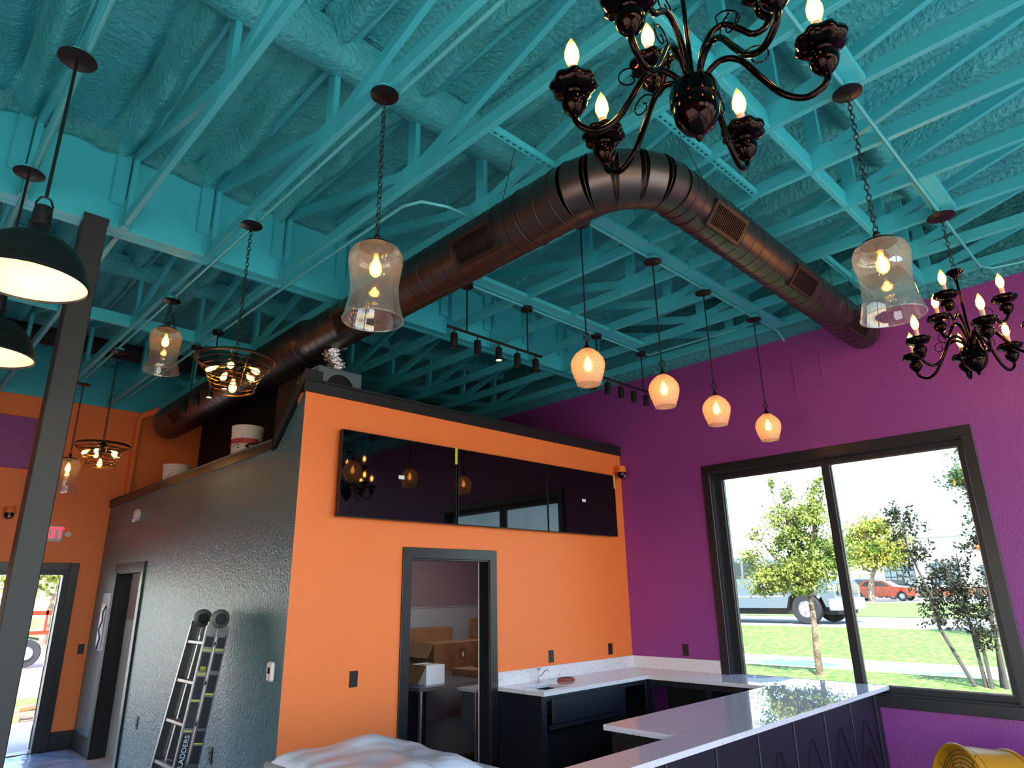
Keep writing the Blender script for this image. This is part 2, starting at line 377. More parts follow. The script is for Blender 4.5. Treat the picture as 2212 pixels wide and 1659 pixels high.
# doorway in the orange wall
d1 = thing('door_1', None, None, (4.02, YF, 0), kind='structure')
def dp(name, mb, mt, o, par): mb.v = [v-Vector(o) for v in mb.v]; return obj(name, mb, mt, par)
o1 = (4.02, YF, 0)
dp('casing', MB().bbox(3.458, YF-.02, 0, 3.553, YF, 2.147, .003), M['trim'], o1, d1)
dp('casing', MB().bbox(4.48, YF-.02, 0, 4.569, YF, 2.147, .003), M['trim'], o1, d1)
dp('casing', MB().bbox(3.553, YF-.02, 2.053, 4.48, YF, 2.147, .003), M['trim'], o1, d1)
dp('jamb_lining', MB().box(3.553, YF, 0, 3.565, YF+.13, 2.053).box(4.468, YF, 0, 4.48, YF+.13, 2.053).box(3.565, YF, 2.041, 4.468, YF+.13, 2.053), M['trim'], o1, d1)
dp('jamb_edge', MB().box(4.462, YF+.131, 0, 4.474, YF+.138, 2.041), M['white'], o1, d1)
# doorway in the slate wall
d2 = thing('door_2', None, None, (XG, 9.02, 0), kind='structure'); o2 = (XG, 9.02, 0)
dp('casing', MB().bbox(XG-.02, 8.456, 0, XG, 8.55, 2.16, .003), M['trim'], o2, d2)
dp('casing', MB().bbox(XG-.02, 9.5, 0, XG, 9.597, 2.16, .003), M['trim'], o2, d2)
dp('casing', MB().bbox(XG-.02, 8.55, 2.06, XG, 9.5, 2.16, .003), M['trim'], o2, d2)
dp('jamb_lining', MB().box(XG, 8.55, 0, XG+.16, 8.562, 2.06).box(XG, 9.488, 0, XG+.16, 9.5, 2.06).box(XG, 8.562, 2.048, XG+.16, 9.488, 2.06), M['trim'], o2, d2)
# glazed storefront door in the back wall
d3 = thing('door_3', None, None, (1.12, YB, 0), kind='structure'); o3 = (1.12, YB, 0)
dp('casing', MB().bbox(2.09, YB-.03, 0, 2.19, YB, 2.21, .004).bbox(.05, YB-.03, 0, .15, YB, 2.21, .004).bbox(.15, YB-.03, 2.12, 2.09, YB, 2.21, .004), M['trim'], o3, d3)
dp('frame', MB().box(2.03, YB, 0, 2.09, YB+.12, 2.12).box(.15, YB, 0, .21, YB+.12, 2.12).box(.21, YB, 2.06, 2.03, YB+.12, 2.12).box(1.09, YB, 0, 1.13, YB+.12, 2.06), M['bronze'], o3, d3)
dp('door_leaf', MB().bar((2.045, YB+.14, 1.03), (2.2, YB+.98, 1.03), .045, 2.0), M['bronze'], o3, d3)
for z in (.35, 1.02, 1.75): dp('hinge', MB().tube([(2.03, YB+.125, z-.05), (2.03, YB+.125, z+.05)], .012, 8), M['alu'], o3, d3)
dp('threshold', MB().box(.21, YB, 0, 2.03, YB+.2, .012), M['alu'], o3, d3)

struct('trim_1', MB().bbox(XG-.02, YF-.022, 3.37, XW, YF, 3.462, .003).bbox(XG-.02, YF-.03, 3.462, XW, YF+.15, 3.485, .003), M['trim'])
# cap along the stepped slate wall
t2 = MB()
def capseg(a, b, z0, z1, lo, hi):
    t2.prism([(a, z0-lo), (b, z1-lo), (b, z1+hi), (a, z0+hi)], 0, XG-.022, XG+.14)
capseg(5.40, YB, 2.955, 2.955, 0, .085)
capseg(4.905, 5.42, 3.476, 2.955, .01, .09)
struct('trim_2', t2, M['trim'])
struct('trim_3', MB().bbox(XG-.03, 5.42, 3.04, XG+.15, YB, 3.052, .002), M['bronzemetal'])
struct('baseboard_back', MB().bbox(2.19, YB-.014, 0, XG, YB, .21, .003), M['trim'])
struct('baseboard_partition', MB().bbox(XG-.014, 9.597, 0, XG, YB-.014, .2, .003).bbox(XG-.014, 4.95, 0, XG, 8.456, .03, .003), M['trim'])
struct('baseboard_front', MB().bbox(XG, YF-.014, 0, 3.458, YF, .12, .003), M['trim'])
# loft deck over the service rooms, dark lining behind it, service room walls
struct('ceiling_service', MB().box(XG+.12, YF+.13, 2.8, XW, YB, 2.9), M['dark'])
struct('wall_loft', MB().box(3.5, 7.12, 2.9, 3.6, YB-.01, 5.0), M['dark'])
struct('wall_service', wall_y(7.6, 7.7, XG+.12, XW, 1.575, 2.8, []), M['mauve'])
struct('trim_4', MB().box(XG+.12, 7.585, 0, XW, 7.6, 1.57).box(XG+.12, 7.578, 1.57, XW, 7.6, 1.582), M['frp'])
struct('wall_restroom', MB().box(4.3, 7.7, 0, 4.4, YB, 2.8).box(XG+.12, 7.7, 0, 4.3, 7.76, 2.8).box(XG+.12, 9.6, 0, 4.3, 9.65, 2.8), M['mauve'])
struct('trim_5', MB().box(XG+.17, 9.585, 0, 4.3, 9.6, 1.5), M['frp'])

# ------------------------------------------------------------------ roof: foam deck, ledges, trusses, girder, column
TX = [round(6.451-.61*k, 3) for k in range(13)]      # truss centre lines, from the purple wall leftwards
def fnoise(x, y, s=1.0): return noise.noise(Vector((x*s, y*s, 3.1)))
def deck_z(x, y):
    d = min(abs(x-t) for t in TX+[-1.479, -2.089, -2.699])
    z = 5.03+.03*fnoise(x, y, .9)+.018*fnoise(x+9, y, 3.2)+.008*fnoise(x, y+5, 8)
    q = min((x-t for t in TX+[-1.479, -2.089, -2.699]), key=abs)+.02*fnoise(x*.2, y, 2.1)
    z -= .055*math.exp(-(q/.05)**2)
    z -= .15*math.exp(-((q+.085)/.066)**2)*(1+.6*fnoise(x, y, 2.6))+.03*math.exp(-((q+.30)/.09)**2)
    z += .07*math.exp(-((q+.19)/.02)**2)*max(0, .7+fnoise(x*.4+4, y, 1.6))+.02*fnoise(x+3, y+1, 5)*math.exp(-(q/.22)**2)
    return z
dk = MB(); nx, ny = 330, 260; gx = [XL+(XW-XL)*i/nx for i in range(nx+1)]; gy = [YS+(YB-YS)*j/ny for j in range(ny+1)]
vs = [(x, y, deck_z(x, y)) for y in gy for x in gx]
dk.add(vs, [(j*(nx+1)+i, j*(nx+1)+i+1, (j+1)*(nx+1)+i+1, (j+1)*(nx+1)+i) for j in range(ny) for i in range(nx)])
ceil = struct('ceiling', dk, M['foam'], smooth=0)
struct('roof_light_stop', MB().box(XL-.2, YS-.2, 5.2, XW+.2, YB+.2, 5.3), M['dark'])  # unseen slab added to stop light leaking in above the foam
def ledge(y0, y1, zb, name, x0=XL, x1=XW):
    mb = MB(); n = int((x1-x0)/.07); prof = []
    pr = [(y0, 5.02), (y0-.005, zb+.05), (y0+.03, zb+.008), (y0+.08, zb), (y1-.07, zb+.01), (y1-.015, zb+.05), (y1, zb+.12), (y1+.05, 5.03)]
    vs = []
    for i in range(n+1):
        x = x0+(x1-x0)*i/n
        for k, (y, z) in enumerate(pr):
            a = .018*noise.noise(Vector((x*3, k*1.7, y))); b = .02*noise.noise(Vector((x*2.2+7, k*.9, z)))
            vs.append((x, y+a, z+b))
    m_ = len(pr)
    mb.add(vs, [(i*m_+k, (i+1)*m_+k, (i+1)*m_+k+1, i*m_+k+1) for i in range(n) for k in range(m_-1)])
    return struct(name, mb, M['foam'], smooth=0)
ledge(2.92, 3.16, 4.79, 'ceiling_ledge')
ledge(6.86, 7.06, 4.83, 'ceiling_ledge.001')
ledge(.98, 1.16, 4.84, 'ceiling_ledge.002')
# rough foam strip along the top of the purple wall, ribbed band above the back wall
fs = MB(); n = 200; vs = []
for i in range(n+1):
    y = YS+(YB-YS)*i/n
    for k, (x, z) in enumerate(((XW, 4.30), (6.66, 4.315), (6.60, 4.36), (6.56, 4.45), (6.57, 4.6), (6.60, 4.8), (6.6, 5.0))):
        vs.append((x-.05*abs(noise.noise(Vector((y*7, k*2.1, 1))))*(k > 0), y, z+.03*noise.noise(Vector((y*6, k*1.3, 9)))*(k > 0)))
fs.add(vs, [(i*7+k, (i+1)*7+k, (i+1)*7+k+1, i*7+k+1) for i in range(n) for k in range(6)])
struct('ceiling_edge_foam', fs, M['foam_rough'], smooth=0)
gf = MB(); vs = []; n = 260
for i in range(n+1):
    x = XL+(XW-XL)*i/n
    for k, (y, z) in enumerate(((5.03, 4.93), (4.99, 4.915), (4.955, 4.94), (4.93, 4.99), (4.9, 5.06))):
        vs.append((x, y+.03*noise.noise(Vector((x*5, k*2.1, 1))), z+.035*noise.noise(Vector((x*6, k*.8, 9)))))
gf.add(vs, [(i*5+k, (i+1)*5+k, (i+1)*5+k+1, i*5+k+1) for i in range(n) for k in range(4)])
struct('ceiling_girder_foam', gf, M['foam_rough'], smooth=0)
rb = MB().box(XL, YB-.02, 4.33, XW, YB+.2, 5.2)
for k in range(5): rb.box(XL, YB-.05, 4.40+k*.11, XW, YB-.02, 4.45+k*.11)
struct('wall_back_upper', rb, M['teal'])
for nm, mb in (('wall_right_upper', MB().box(XW, YS, 4.31, XW+.2, YB, 5.2)),): struct(nm, mb, M['foam_rough'])

ORD = ['nearest the purple wall', 'second from the purple wall', 'third from the purple wall', 'fourth from the purple wall', 'fifth from the purple wall', 'sixth from the purple wall',
       'seventh from the purple wall', 'eighth from the purple wall', 'ninth from the purple wall', 'tenth from the purple wall', 'eleventh from the purple wall',
       'twelfth from the purple wall', 'thirteenth from the purple wall']
GY = 5.02                                            # front face of the girder
def gusset(mb, y, z, sy, sz):
    mb.box(-.0215, y-sy/2, z, -.019, y+sy/2, z+sz); mb.box(.019, y-sy/2, z, .0215, y+sy/2, z+sz)
chord_a = MB().bbox(-.019, YS+.02, 4.333, .019, GY, 4.425, .003).mesh('bottom_chord')
chord_b = MB().bbox(-.019, GY+.16, 4.333, .019, YB-.06, 4.425, .003).mesh('bottom_chord')
top_m = MB().box(-.019, YS+.02, 4.94, .019, YB-.06, 5.02).mesh('top_chord')
verts_y = (GY-.045, 3.12, 1.2, -.7, -2.6, GY+.2, 6.95, 8.85)
vert_m = MB().bbox(-.019, -.045, 4.425, .019, .045, 4.945, .003).mesh('vertical_web')
def web(p, q): return MB().bar((0, p[0], p[1]), (0, q[0], q[1]), .038, .075, (1, 0, 0))
def flat(p, q):
    mb = MB().bar((0, p[0], p[1]), (0, q[0], q[1]), .075, .038, (1, 0, 0)); return mb.mesh('diagonal_web')
diags = [flat((GY-.06, 4.93), (3.2, 4.44)), flat((3.04, 4.44), (1.25, 4.93)), flat((1.12, 4.44), (-.66, 4.93)), flat((-.78, 4.44), (-2.56, 4.93)),
         flat((GY+.22, 4.93), (6.87, 4.44)), flat((7.03, 4.44), (8.8, 4.93)), flat((8.93, 4.44), (10.25, 4.93))]
gm = MB().box(-.0213, -.1, 4.34, .0213, .1, 4.49).mesh('nail_plate')
block_m = MB().bbox(.02, -.019, 4.335, .59, .019, 4.455, .003).mesh('blocking_board')
flat_m = MB().bbox(.02, -.05, 4.335, .59, .05, 4.372, .003).bbox(.02, .05, 4.335, .59, .088, 4.43, .003).mesh('lamp_board')
for k, x in enumerate(TX):
    t = thing('roof_truss', 'teal painted timber roof truss, '+ORD[k], 'roof truss', (x, 0, 0), 0, 'teal roof trusses')
    for me in (chord_a, chord_b, top_m): obj(me.name.split('.')[0], me, M['teal'], t)
    for y in verts_y: obj('vertical_web', vert_m, M['teal'], t, loc=(0, y, 0))
    for me in diags: obj('diagonal_web', me, M['teal'], t)
    for y in (3.12, 1.2, -.7, 6.95, 8.85): obj('nail_plate', gm, M['teal_board'], t, loc=(0, y, 0))
    if 2.1 < x < 6.2 and k > 0: obj('blocking_board', block_m, M['teal_board'], t, loc=(0, 1.25, 0))
    if -.6 < x < 2.2: obj('blocking_board', block_m, M['teal_board'], t, loc=(0, 7.0, 0))
    if 3.3 < x < 6.2: obj('lamp_board', flat_m, M['teal_board'], t, loc=(0, 2.56, 0))
    if 3.3 < x < 5.6: obj('lamp_board', flat_m, M['teal_board'], t, loc=(0, 3.88, 0))
    if 2.7 < x < 3.0 or 4.5 < x < 4.8: obj('lamp_board', flat_m, M['teal_board'], t, loc=(0, .75, 0))

g = thing('girder', 'deep teal timber girder carried by the charcoal column', 'girder', (0, GY, 4.33))
obj('girder_ply', MB().bbox(XL, 0, 0, XW, .05, .66, .003), M['teal_board'], g)
obj('girder_ply', MB().bbox(XL, .052, .004, XW, .10, .66, .003), M['teal_board'], g)
obj('girder_ply', MB().bbox(XL, .102, 0, XW, .15, .66, .003), M['teal_board'], g)
hang = MB().bbox(-.026, -.075, -.004, .026, -.001, .0, .0005).box(-.026, -.075, 0, -.0215, -.001, .22).box(.0215, -.075, 0, .026, -.001, .22).box(-.06, -.004, 0, .06, -.0005, .24).mesh('joist_hanger')
backer = MB().bbox(-.14, -.038, .18, -.045, -.0005, .63, .003).mesh('backer_block')
for x in TX:
    obj('joist_hanger', hang, M['teal'], g, loc=(x, 0, 0)); obj('backer_block', backer, M['teal'], g, loc=(x+.02, 0, 0))
col = thing('steel_column', 'square charcoal steel column under the girder', 'column', (.785, 5.075, 0))
obj('shaft', MB().bbox(-.075, -.075, .02, .075, .075, 4.33, .006), M['post'], col)
obj('cap_plate', MB().bbox(-.08, -.08, 4.312, .08, -.0755, 4.37, .002), M['post'], col)
obj('base_plate', MB().bbox(-.13, -.13, 0, .13, .13, .02, .003), M['post'], col)
# ================================================================== DUCT
ZD, RY, RX, DX, DY = 4.10, .193, .158, 2.77, 1.80
dt = thing('spiral_duct', 'large dark bronze round air duct with an elbow under the trusses', 'duct', (DX, DY, ZD))
def rel(mb): mb.v = [v-Vector((DX, DY, ZD)) for v in mb.v]; return mb
def yaxis(y): return Vector((DX+.012*(y-2.2), y, ZD))
def xaxis(x): return Vector((x, DY+.018*(x-3.1), ZD))
obj('duct_run', rel(MB().tube([yaxis(2.22), yaxis(5.55)], RY, 48, caps=False)), M['duct'], dt, smooth=40)
obj('duct_run', rel(MB().tube([yaxis(5.55), yaxis(5.6), yaxis(9.8)], [RY, RY+.03, RY+.03], 48)), M['duct'], dt, smooth=40)
obj('duct_run', rel(MB().tube([xaxis(3.16), xaxis(6.62)], RX, 48)), M['duct'], dt, smooth=40)
# gored elbow: five segments
el = []; c0 = Vector((3.16, 2.22, ZD)); 
for i in range(6):
    a = PI+i/5*PI/2; p = Vector((c0.x+(c0.x-DX)*math.cos(a), c0.y+(c0.y-DY)*math.sin(a), ZD)); el.append(p)
for i in range(5):
    ra = RY+(RX-RY)*i/5; rb_ = RY+(RX-RY)*(i+1)/5
    obj('elbow_gore', rel(MB().tube([el[i], el[i+1]], [ra, rb_], 48, caps=False)), M['duct'], dt, smooth=40)
def ring(mb, p, d, r, w=.0045): 
    d = Vector(d).normalized(); a = d.cross(Vector((0, 0, 1))).normalized(); b = d.cross(a)
    mb.tube([p+(a*math.cos(2*PI*k/48)+b*math.sin(2*PI*k/48))*r for k in range(48)], w, 6, closed=True)
for i in range(6):
    mb = MB(); d = (el[min(i+1, 5)]-el[max(i-1, 0)]); ring(mb, el[i], d, RY+(RX-RY)*i/5+.001, .0035); obj('elbow_seam', rel(mb), M['ductseam'], dt, smooth=40)
def spiral(a, b, pitch, axis, r, w):
    mb = MB(); n = int((b-a)/pitch*24); pts = []
    for i in range(n+1):
        s = a+(b-a)*i/n; t = 2*PI*(s-a)/pitch; p = axis(s)
        o = Vector((math.cos(t)*r, 0, math.sin(t)*r)) if axis is yaxis else Vector((0, math.cos(t)*r, math.sin(t)*r)); pts.append(p+o)
    mb.tube(pts, w, 4); return mb
obj('spiral_seam', rel(spiral(2.35, 5.5, .135, yaxis, RY+.001, .0028)), M['ductseam'], dt, smooth=60)
obj('spiral_seam', rel(spiral(5.65, 9.75, .135, yaxis, RY+.031, .0028)), M['ductseam'], dt, smooth=60)
obj('spiral_seam', rel(spiral(3.25, 6.58, .135, xaxis, RX+.001, .0028)), M['ductseam'], dt, smooth=60)
for y in (2.3, 2.6, 5.52, 5.62): mb = MB(); ring(mb, yaxis(y), (0, 1, 0), RY+(.032 if y > 5.6 else .002), .005); obj('coupling_band', rel(mb), M['ductseam'], dt, smooth=40)
for x in (3.24, 3.34): mb = MB(); ring(mb, xaxis(x), (1, 0, 0), RX+.001, .0035); obj('coupling_band', rel(mb), M['ductseam'], dt, smooth=40)
def grille(pos, run, ang, r, L=.40, H=.20):
    """grille saddle on the duct: pos along run, ang = direction of its face round the axis"""
    root = bpy.data.objects.new('duct_grille', None); C.objects.link(root); root.parent = dt
    ax = yaxis(pos) if run == 'y' else xaxis(pos); side = Vector((math.cos(ang), 0, math.sin(ang))) if run == 'y' else Vector((0, math.cos(ang), math.sin(ang)))
    along = Vector((0, 1, 0)) if run == 'y' else Vector((1, 0, 0)); up = side.cross(along).normalized()
    def P(a, b, c): return ax+along*a+up*b+side*c
    fr = MB()
    def slab(a0, a1, b0, b1, c0, c1):
        fr.add([P(a, b, c) for c in (c0, c1) for a, b in ((a0, b0), (a1, b0), (a1, b1), (a0, b1))], [(3, 2, 1, 0), (4, 5, 6, 7), (0, 1, 5, 4), (1, 2, 6, 5), (2, 3, 7, 6), (3, 0, 4, 7)])
    h, l, b, d0, d1 = H/2, L/2, .022, r*.82, r+.012
    slab(-l, l, -h, -h+b, d0, d1); slab(-l, l, h-b, h, d0, d1); slab(-l, -l+b, -h+b, h-b, d0, d1); slab(l-b, l, -h+b, h-b, d0, d1)
    f = obj('grille_frame', rel(fr), M['grille'], root)
    fr = MB(); slab(-l+b, l-b, -h+b, h-b, r-.012, r-.006); obj('grille_back', rel(fr), M['dark'], root)
    n = 17
    for i in range(n):
        a = -l+b+(L-2*b)*(i+.5)/n; fr = MB(); slab(a-.0035, a+.0035, -h+b, h-b, r-.004, r+.008); obj('louvre', rel(fr), M['grille'], root)
up_y = PI+math.radians(33); up_x = PI+math.radians(30)
for y in (3.0, 4.68): grille(y, 'y', PI+.52, RY)
grille(8.9, 'y', PI+.52, RY+.03)
for x in (3.63, 4.87, 6.12): grille(x, 'x', PI+.66, RX, .40, .17)
# perforated hanger channels and wires
def channel(x0, x1, y, label, wires):
    c = thing('hanger_channel', label, 'metal channel', (x0, y, 4.345), 0, 'duct hanger channels'); L = x1-x0
    mb = MB().box(0, -.021, 0, L, -.019, .04).box(0, .019, 0, L, .021, .04)
    n = max(3, int(L/.05)); 
    for i in range(n):
        a = L*i/n; mb.box(a, -.021, -.002, a+L/n*.45, .021, 0); mb.box(a+L/n*.45, -.021, -.002, a+L/n, -.007, 0); mb.box(a+L/n*.45, .007, -.002, a+L/n, .021, 0)
    obj('channel_strip', mb, M['teal_board'], c)
    for p, q in wires: obj('hanger_wire', MB().tube([Vector(p)-Vector((x0, y, 4.345)), Vector(q)-Vector((x0, y, 4.345))], .0022, 5), M['blackmetal'], c)
channel(2.2, 3.4, 2.38, 'perforated teal channel over the duct beside its elbow', [((2.42, 2.4, 4.34), (2.585, 2.7, 4.14)), ((3.1, 2.38, 4.34), (2.95, 2.5, 4.2))])
channel(2.8, 4.01, 1.63, 'perforated teal channel beyond the large chandelier', [((3.03, 1.63, 4.34), (3.36, 1.68, 4.2))])
channel(5.23, 6.45, 1.66, 'perforated teal channel near the purple wall above the duct', [((5.4, 1.68, 4.34), (5.55, 1.72, 4.2)), ((5.8, 1.66, 4.34), (6.2, 1.72, 4.18))])

# ================================================================== LAMPS
def chain(mb, z0, z1, L=.042, r=.0028, w=.011, x=0, y=0):
    n = max(1, int(round((z0-z1)/(L*.74)))); st = (z0-z1)/n
    for i in range(n):
        zc = z0-st*(i+.5); pts = []
        for k in range(10):
            t = 2*PI*k/10; a = math.cos(t)*w; b = math.sin(t)*L/2
            pts.append((x+a, y, zc+b) if i % 2 else (x, y+a, zc+b))
        mb.tube(pts, r, 4, closed=True)
    return mb
def canopy(parent, z, r=.075, mt='bronzemetal'):
    obj('junction_box', MB().lathe([(0, .035), (.05, .035), (.05, 0), (0, 0)], 20, (0, 0, z)), M['teal'], parent, smooth=40)
    obj('canopy', MB().lathe([(0, -.0225), (.012, -.0225), (r*.6, -.018), (r, -.006), (r, 0), (0, .001)], 28, (0, 0, z)), M[mt], parent, smooth=40)
ZC = 4.30
bulb_prof = [(0, 0), (.012, 0), (.014, -.03), (.026, -.055), (.031, -.082), (.026, -.106), (.012, -.12), (0, -.122)]
def bulb(name, parent, z, s=1.0, x=0, y=0, Mx=None, mt='bulb'):
    o = obj(name, MB().lathe([(r*s, zz*s) for r, zz in bulb_prof], 14, (x, y, z), Mx), M['bulbglass'], parent, smooth=0)
    obj('filament', MB().lathe([(r*s*.7, -.028*s+zz*s*.68) for r, zz in bulb_prof[1:]], 12, (x, y, z), Mx), M[mt], o, smooth=0)
    return o
# --- clear cloche pendants
def cloche(label, loc, ztop, group, three=False):
    t = thing('cloche_pendant', label, 'pendant lamp', loc, 0, group)
    canopy(t, 0); zt = ztop-loc[2]
    mb = MB()
    if three:
        chain(mb, -.02, zt+.2)
        for k in range(3):
            a = k*2.1; n = 6
            for i in range(n):
                f = (i+.5)/n; rr = .07*f; zc = zt+.2-(.2)*f; 
                pts = [(math.cos(a)*rr+.009*math.cos(q)*math.sin(a), math.sin(a)*rr+.009*math.cos(q)*math.cos(a), zc+.02*math.sin(q)) for q in [2*PI*j/8 for j in range(8)]]
                mb.tube(pts, .0026, 4, closed=True)
    else: chain(mb, -.02, zt+.055)
    obj('chain', mb, M['blackmetal'], t)
    obj('top_cap', MB().lathe([(0, .06), (.011, .058), (.018, .045), (.018, .035), (.011, .022), (.014, .012), (.05, .006), (.082, -.004), (.085, -.012), (0, -.012)], 24, (0, 0, zt)), M['bronzemetal'], t, smooth=40)
    pr = [(.03, -.004), (.085, -.012), (.118, -.035), (.132, -.07), (.131, -.11), (.122, -.16), (.116, -.21), (.116, -.26), (.122, -.31), (.133, -.355), (.142, -.39), (.143, -.4)]
    inner = [(r-.004, z) for r, z in pr[::-1]]
    sh = obj('glass_shade', MB().lathe(pr, 48, (0, 0, zt)), M['lampglass'], t, smooth=0)
    obj('socket', MB().lathe([(0, -.01), (.022, -.01), (.022, -.04), (.018, -.05), (0, -.05)], 16, (0, 0, zt)), M['bronzemetal'], t, smooth=40)
    obj('glass_lip', MB().lathe([(.1405, -.398), (.1455, -.398), (.1455, -.404), (.1405, -.404), (.1405, -.398)], 48, (0, 0, zt)), M['lampglass'], t, smooth=0)
    bulb('bulb', t, zt-.05)
    return t
g1 = 'clear glass cloche pendants'
cloche('clear glass cloche pendant in front of the dark duct, largest of its kind at centre', (1.56, 2.52, ZC), 3.395, g1)
cloche('clear glass cloche pendant hung high on three chains left of the wire lamp', (1.62, 5.99, ZC), 4.03, g1, True)
cloche('small distant clear glass cloche pendant beside the charcoal column', (1.66, 9.26, ZC), 3.37, g1)
cloche('clear glass cloche pendant overlapping the purple wall near the far chandelier', (3.37, .80, ZC), 3.39, g1)
# --- spiral wire lamps
def wire_lamp(label, loc, zt):
    t = thing('wire_lamp', label, 'pendant lamp', loc, 0, 'spiral wire pendant lamps'); canopy(t, 0); z = zt-loc[2]
    obj('chain', chain(MB(), -.02, z+.06), M['blackmetal'], t)
    obj('stem', MB().lathe([(0, .06), (.012, .055), (.02, .03), (.045, .012), (.05, .0), (.012, -.005), (.01, -.12), (.016, -.13), (0, -.135)], 14, (0, 0, z)), M['bronzemetal'], t, smooth=40)
    rr = [(.25, -.012), (.215, -.045), (.185, -.075), (.17, -.105), (.155, -.14), (.143, -.175), (.135, -.205)]
    obj('top_rim', MB().lathe([(.25, -.012), (.257, -.002), (.252, .010), (.242, .0), (.25, -.012)], 48, (0, 0, z)), M['brassdark'], t, smooth=40)
    for k in range(len(rr)-1):
        (r0, z0), (r1, z1) = rr[k], rr[k+1]
        pts = [(math.cos(a)*(r0+(r1-r0)*i/36), math.sin(a)*(r0+(r1-r0)*i/36), z+z0+(z1-z0)*i/36) for i in range(37) for a in [2*PI*i/36+.3*k]]
        obj('wire_turn', MB().tube(pts, .004, 5), M['brassdark'], t, smooth=60)
    pts = [(math.cos(a)*.135, math.sin(a)*.135, z-.208) for a in [2*PI*i/36 for i in range(36)]]
    obj('wire_turn', MB().tube(pts, .004, 5, closed=True), M['brassdark'], t, smooth=60)
    for k in range(3):
        a = 2*PI*k/3+.5; obj('upright', MB().tube([(math.cos(a)*r, math.sin(a)*r, z+q) for r, q in rr], .003, 5), M['brassdark'], t)
        a = 2*PI*k/3; obj('spoke', MB().tube([(0, 0, z-.004), (math.cos(a)*.248, math.sin(a)*.248, z-.004)], .004, 5), M['bronzemetal'], t)
    for k in range(5):
        a = 2*PI*k/5+.4; R = Matrix.Rotation(a, 4, 'Z') @ Matrix.Rotation(-1.0, 4, 'Y')
        arm = obj('lamp_arm', MB().tube([(0, 0, z-.06), (math.cos(a)*.07, math.sin(a)*.07, z-.04)], .006, 6).tube([(math.cos(a)*.06, math.sin(a)*.06, z-.043), (math.cos(a)*.1, math.sin(a)*.1, z-.05)], .014, 10), M['bronzemetal'], t)
        bulb('bulb', t, z-.05, .72, math.cos(a)*.1, math.sin(a)*.1, R.to_3x3())
    bulb('bulb', t, z-.12, .85)
    return t
wire_lamp('spiral wire pendant lamp with five bulbs in front of the round duct', (1.6, 4.27, ZC), 3.265)
wire_lamp('smaller distant spiral wire pendant lamp before the orange back wall', (1.65, 7.72, ZC), 3.265)
# --- black dome lamps
def dome(label, loc):
    t = thing('dome_lamp', label, 'pendant lamp', loc, 0, 'black dome pendant lamps'); canopy(t, 0, .085, 'blackmetal'); z = 3.09-loc[2]
    obj('rod', MB().tube([(0, 0, -.02), (0, 0, z+.42)], .0075, 8), M['blackmetal'], t)
    lp = MB()
    for s in (-1, 1): lp.tube([(s*.03, 0, z+.34), (s*.032, 0, z+.385), (s*.02, 0, z+.415), (0, 0, z+.425)], .005, 6)
    obj('yoke', lp, M['blackmetal'], t, smooth=50)
    obj('neck', MB().lathe([(0, .375), (.034, .37), (.038, .34), (.038, .29), (.045, .285), (.045, .275), (.04, .27), (.05, .235), (.062, .222), (.0, .22)], 24, (0, 0, z)), M['blackmetal'], t, smooth=40)
    out = [(.05, .226), (.11, .205), (.16, .168), (.195, .12), (.215, .07), (.222, .03), (.228, .022), (.232, .0)]
    obj('shade', MB().lathe(out, 48, (0, 0, z)), M['blackmetal'], t, smooth=50)
    obj('shade_lining', MB().lathe([(r-.004, q-.003) for r, q in out][::-1]+[(0, .222)], 48, (0, 0, z)), M['domewhite'], t, smooth=50)
    obj('rim', MB().lathe([(.226, .004), (.234, .006), (.236, -.004), (.228, -.006), (.226, .004)], 48, (0, 0, z)), M['blackmetal'], t, smooth=50)
    bulb('bulb', t, z+.2, 1.0, mt='bulbdim')
    ld = bpy.data.lights.new('dome_light', 'POINT'); ld.energy = .7; ld.color = (1, .74, .4); ld.shadow_soft_size = .04
    lo = bpy.data.objects.new('dome_light', ld); C.objects.link(lo); lo.parent = t; lo.location = (0, 0, z+.06)
    return t
dome('black dome pendant lamp with white lining, the larger, in front of the column', (.32, 3.35, ZC))
dome('black dome pendant lamp, the smaller and lower at the left edge', (.33, 4.61, ZC))
dome('black dome pendant lamp hanging beyond the left edge', (.34, 5.9, ZC)) if False else None
# --- amber cut-glass pendants over the bar
def amber(label, x, y):
    t = thing('cut_glass_pendant', label, 'pendant lamp', (x, y, 4.29), 0, 'amber cut glass pendants over the bar')
    canopy(t, 0, .072, 'blackmetal'); z = 3.325-4.29
    obj('rod', MB().tube([(0, 0, -.02), (0, 0, z+.12)], .0055, 8), M['blackmetal'], t)
    kn = MB()
    for k in range(4):
        a = k*PI/2; kn.tube([(math.cos(a+f*3)*.026*math.sin(PI*f), math.sin(a+f*3)*.026*math.sin(PI*f), z+.12-.075*f) for f in [i/10 for i in range(11)]], .0035, 5)
    obj('twist_knot', kn, M['blackmetal'], t, smooth=50)
    obj('holder', MB().lathe([(0, .05), (.008, .048), (.01, .03), (.022, .014), (.026, 0), (0, 0)], 16, (0, 0, z)), M['bronzemetal'], t, smooth=40)
    pr = [(.024, 0), (.05, -.014), (.085, -.045), (.108, -.08), (.116, -.11), (.114, -.14), (.103, -.185), (.088, -.225), (.078, -.255)]
    obj('glass_shade', MB().lathe(pr, 48, (0, 0, z)), M['peach'], t, smooth=0)
    obj('shade_rim', MB().lathe([(.076, -.253), (.08, -.253), (.08, -.259), (.076, -.259), (.076, -.253)], 48, (0, 0, z)), M['lampglass'], t, smooth=40)
    obj('socket', MB().lathe([(0, 0), (.018, 0), (.018, -.04), (0, -.04)], 12, (0, 0, z)), M['bronzemetal'], t, smooth=40)
    bulb('bulb', t, z-.04, 1.05, mt='bulbsoft')
    return t
amber('amber cut glass pendant nearest the duct elbow, leftmost of the four over the bar', 3.315, 2.635)
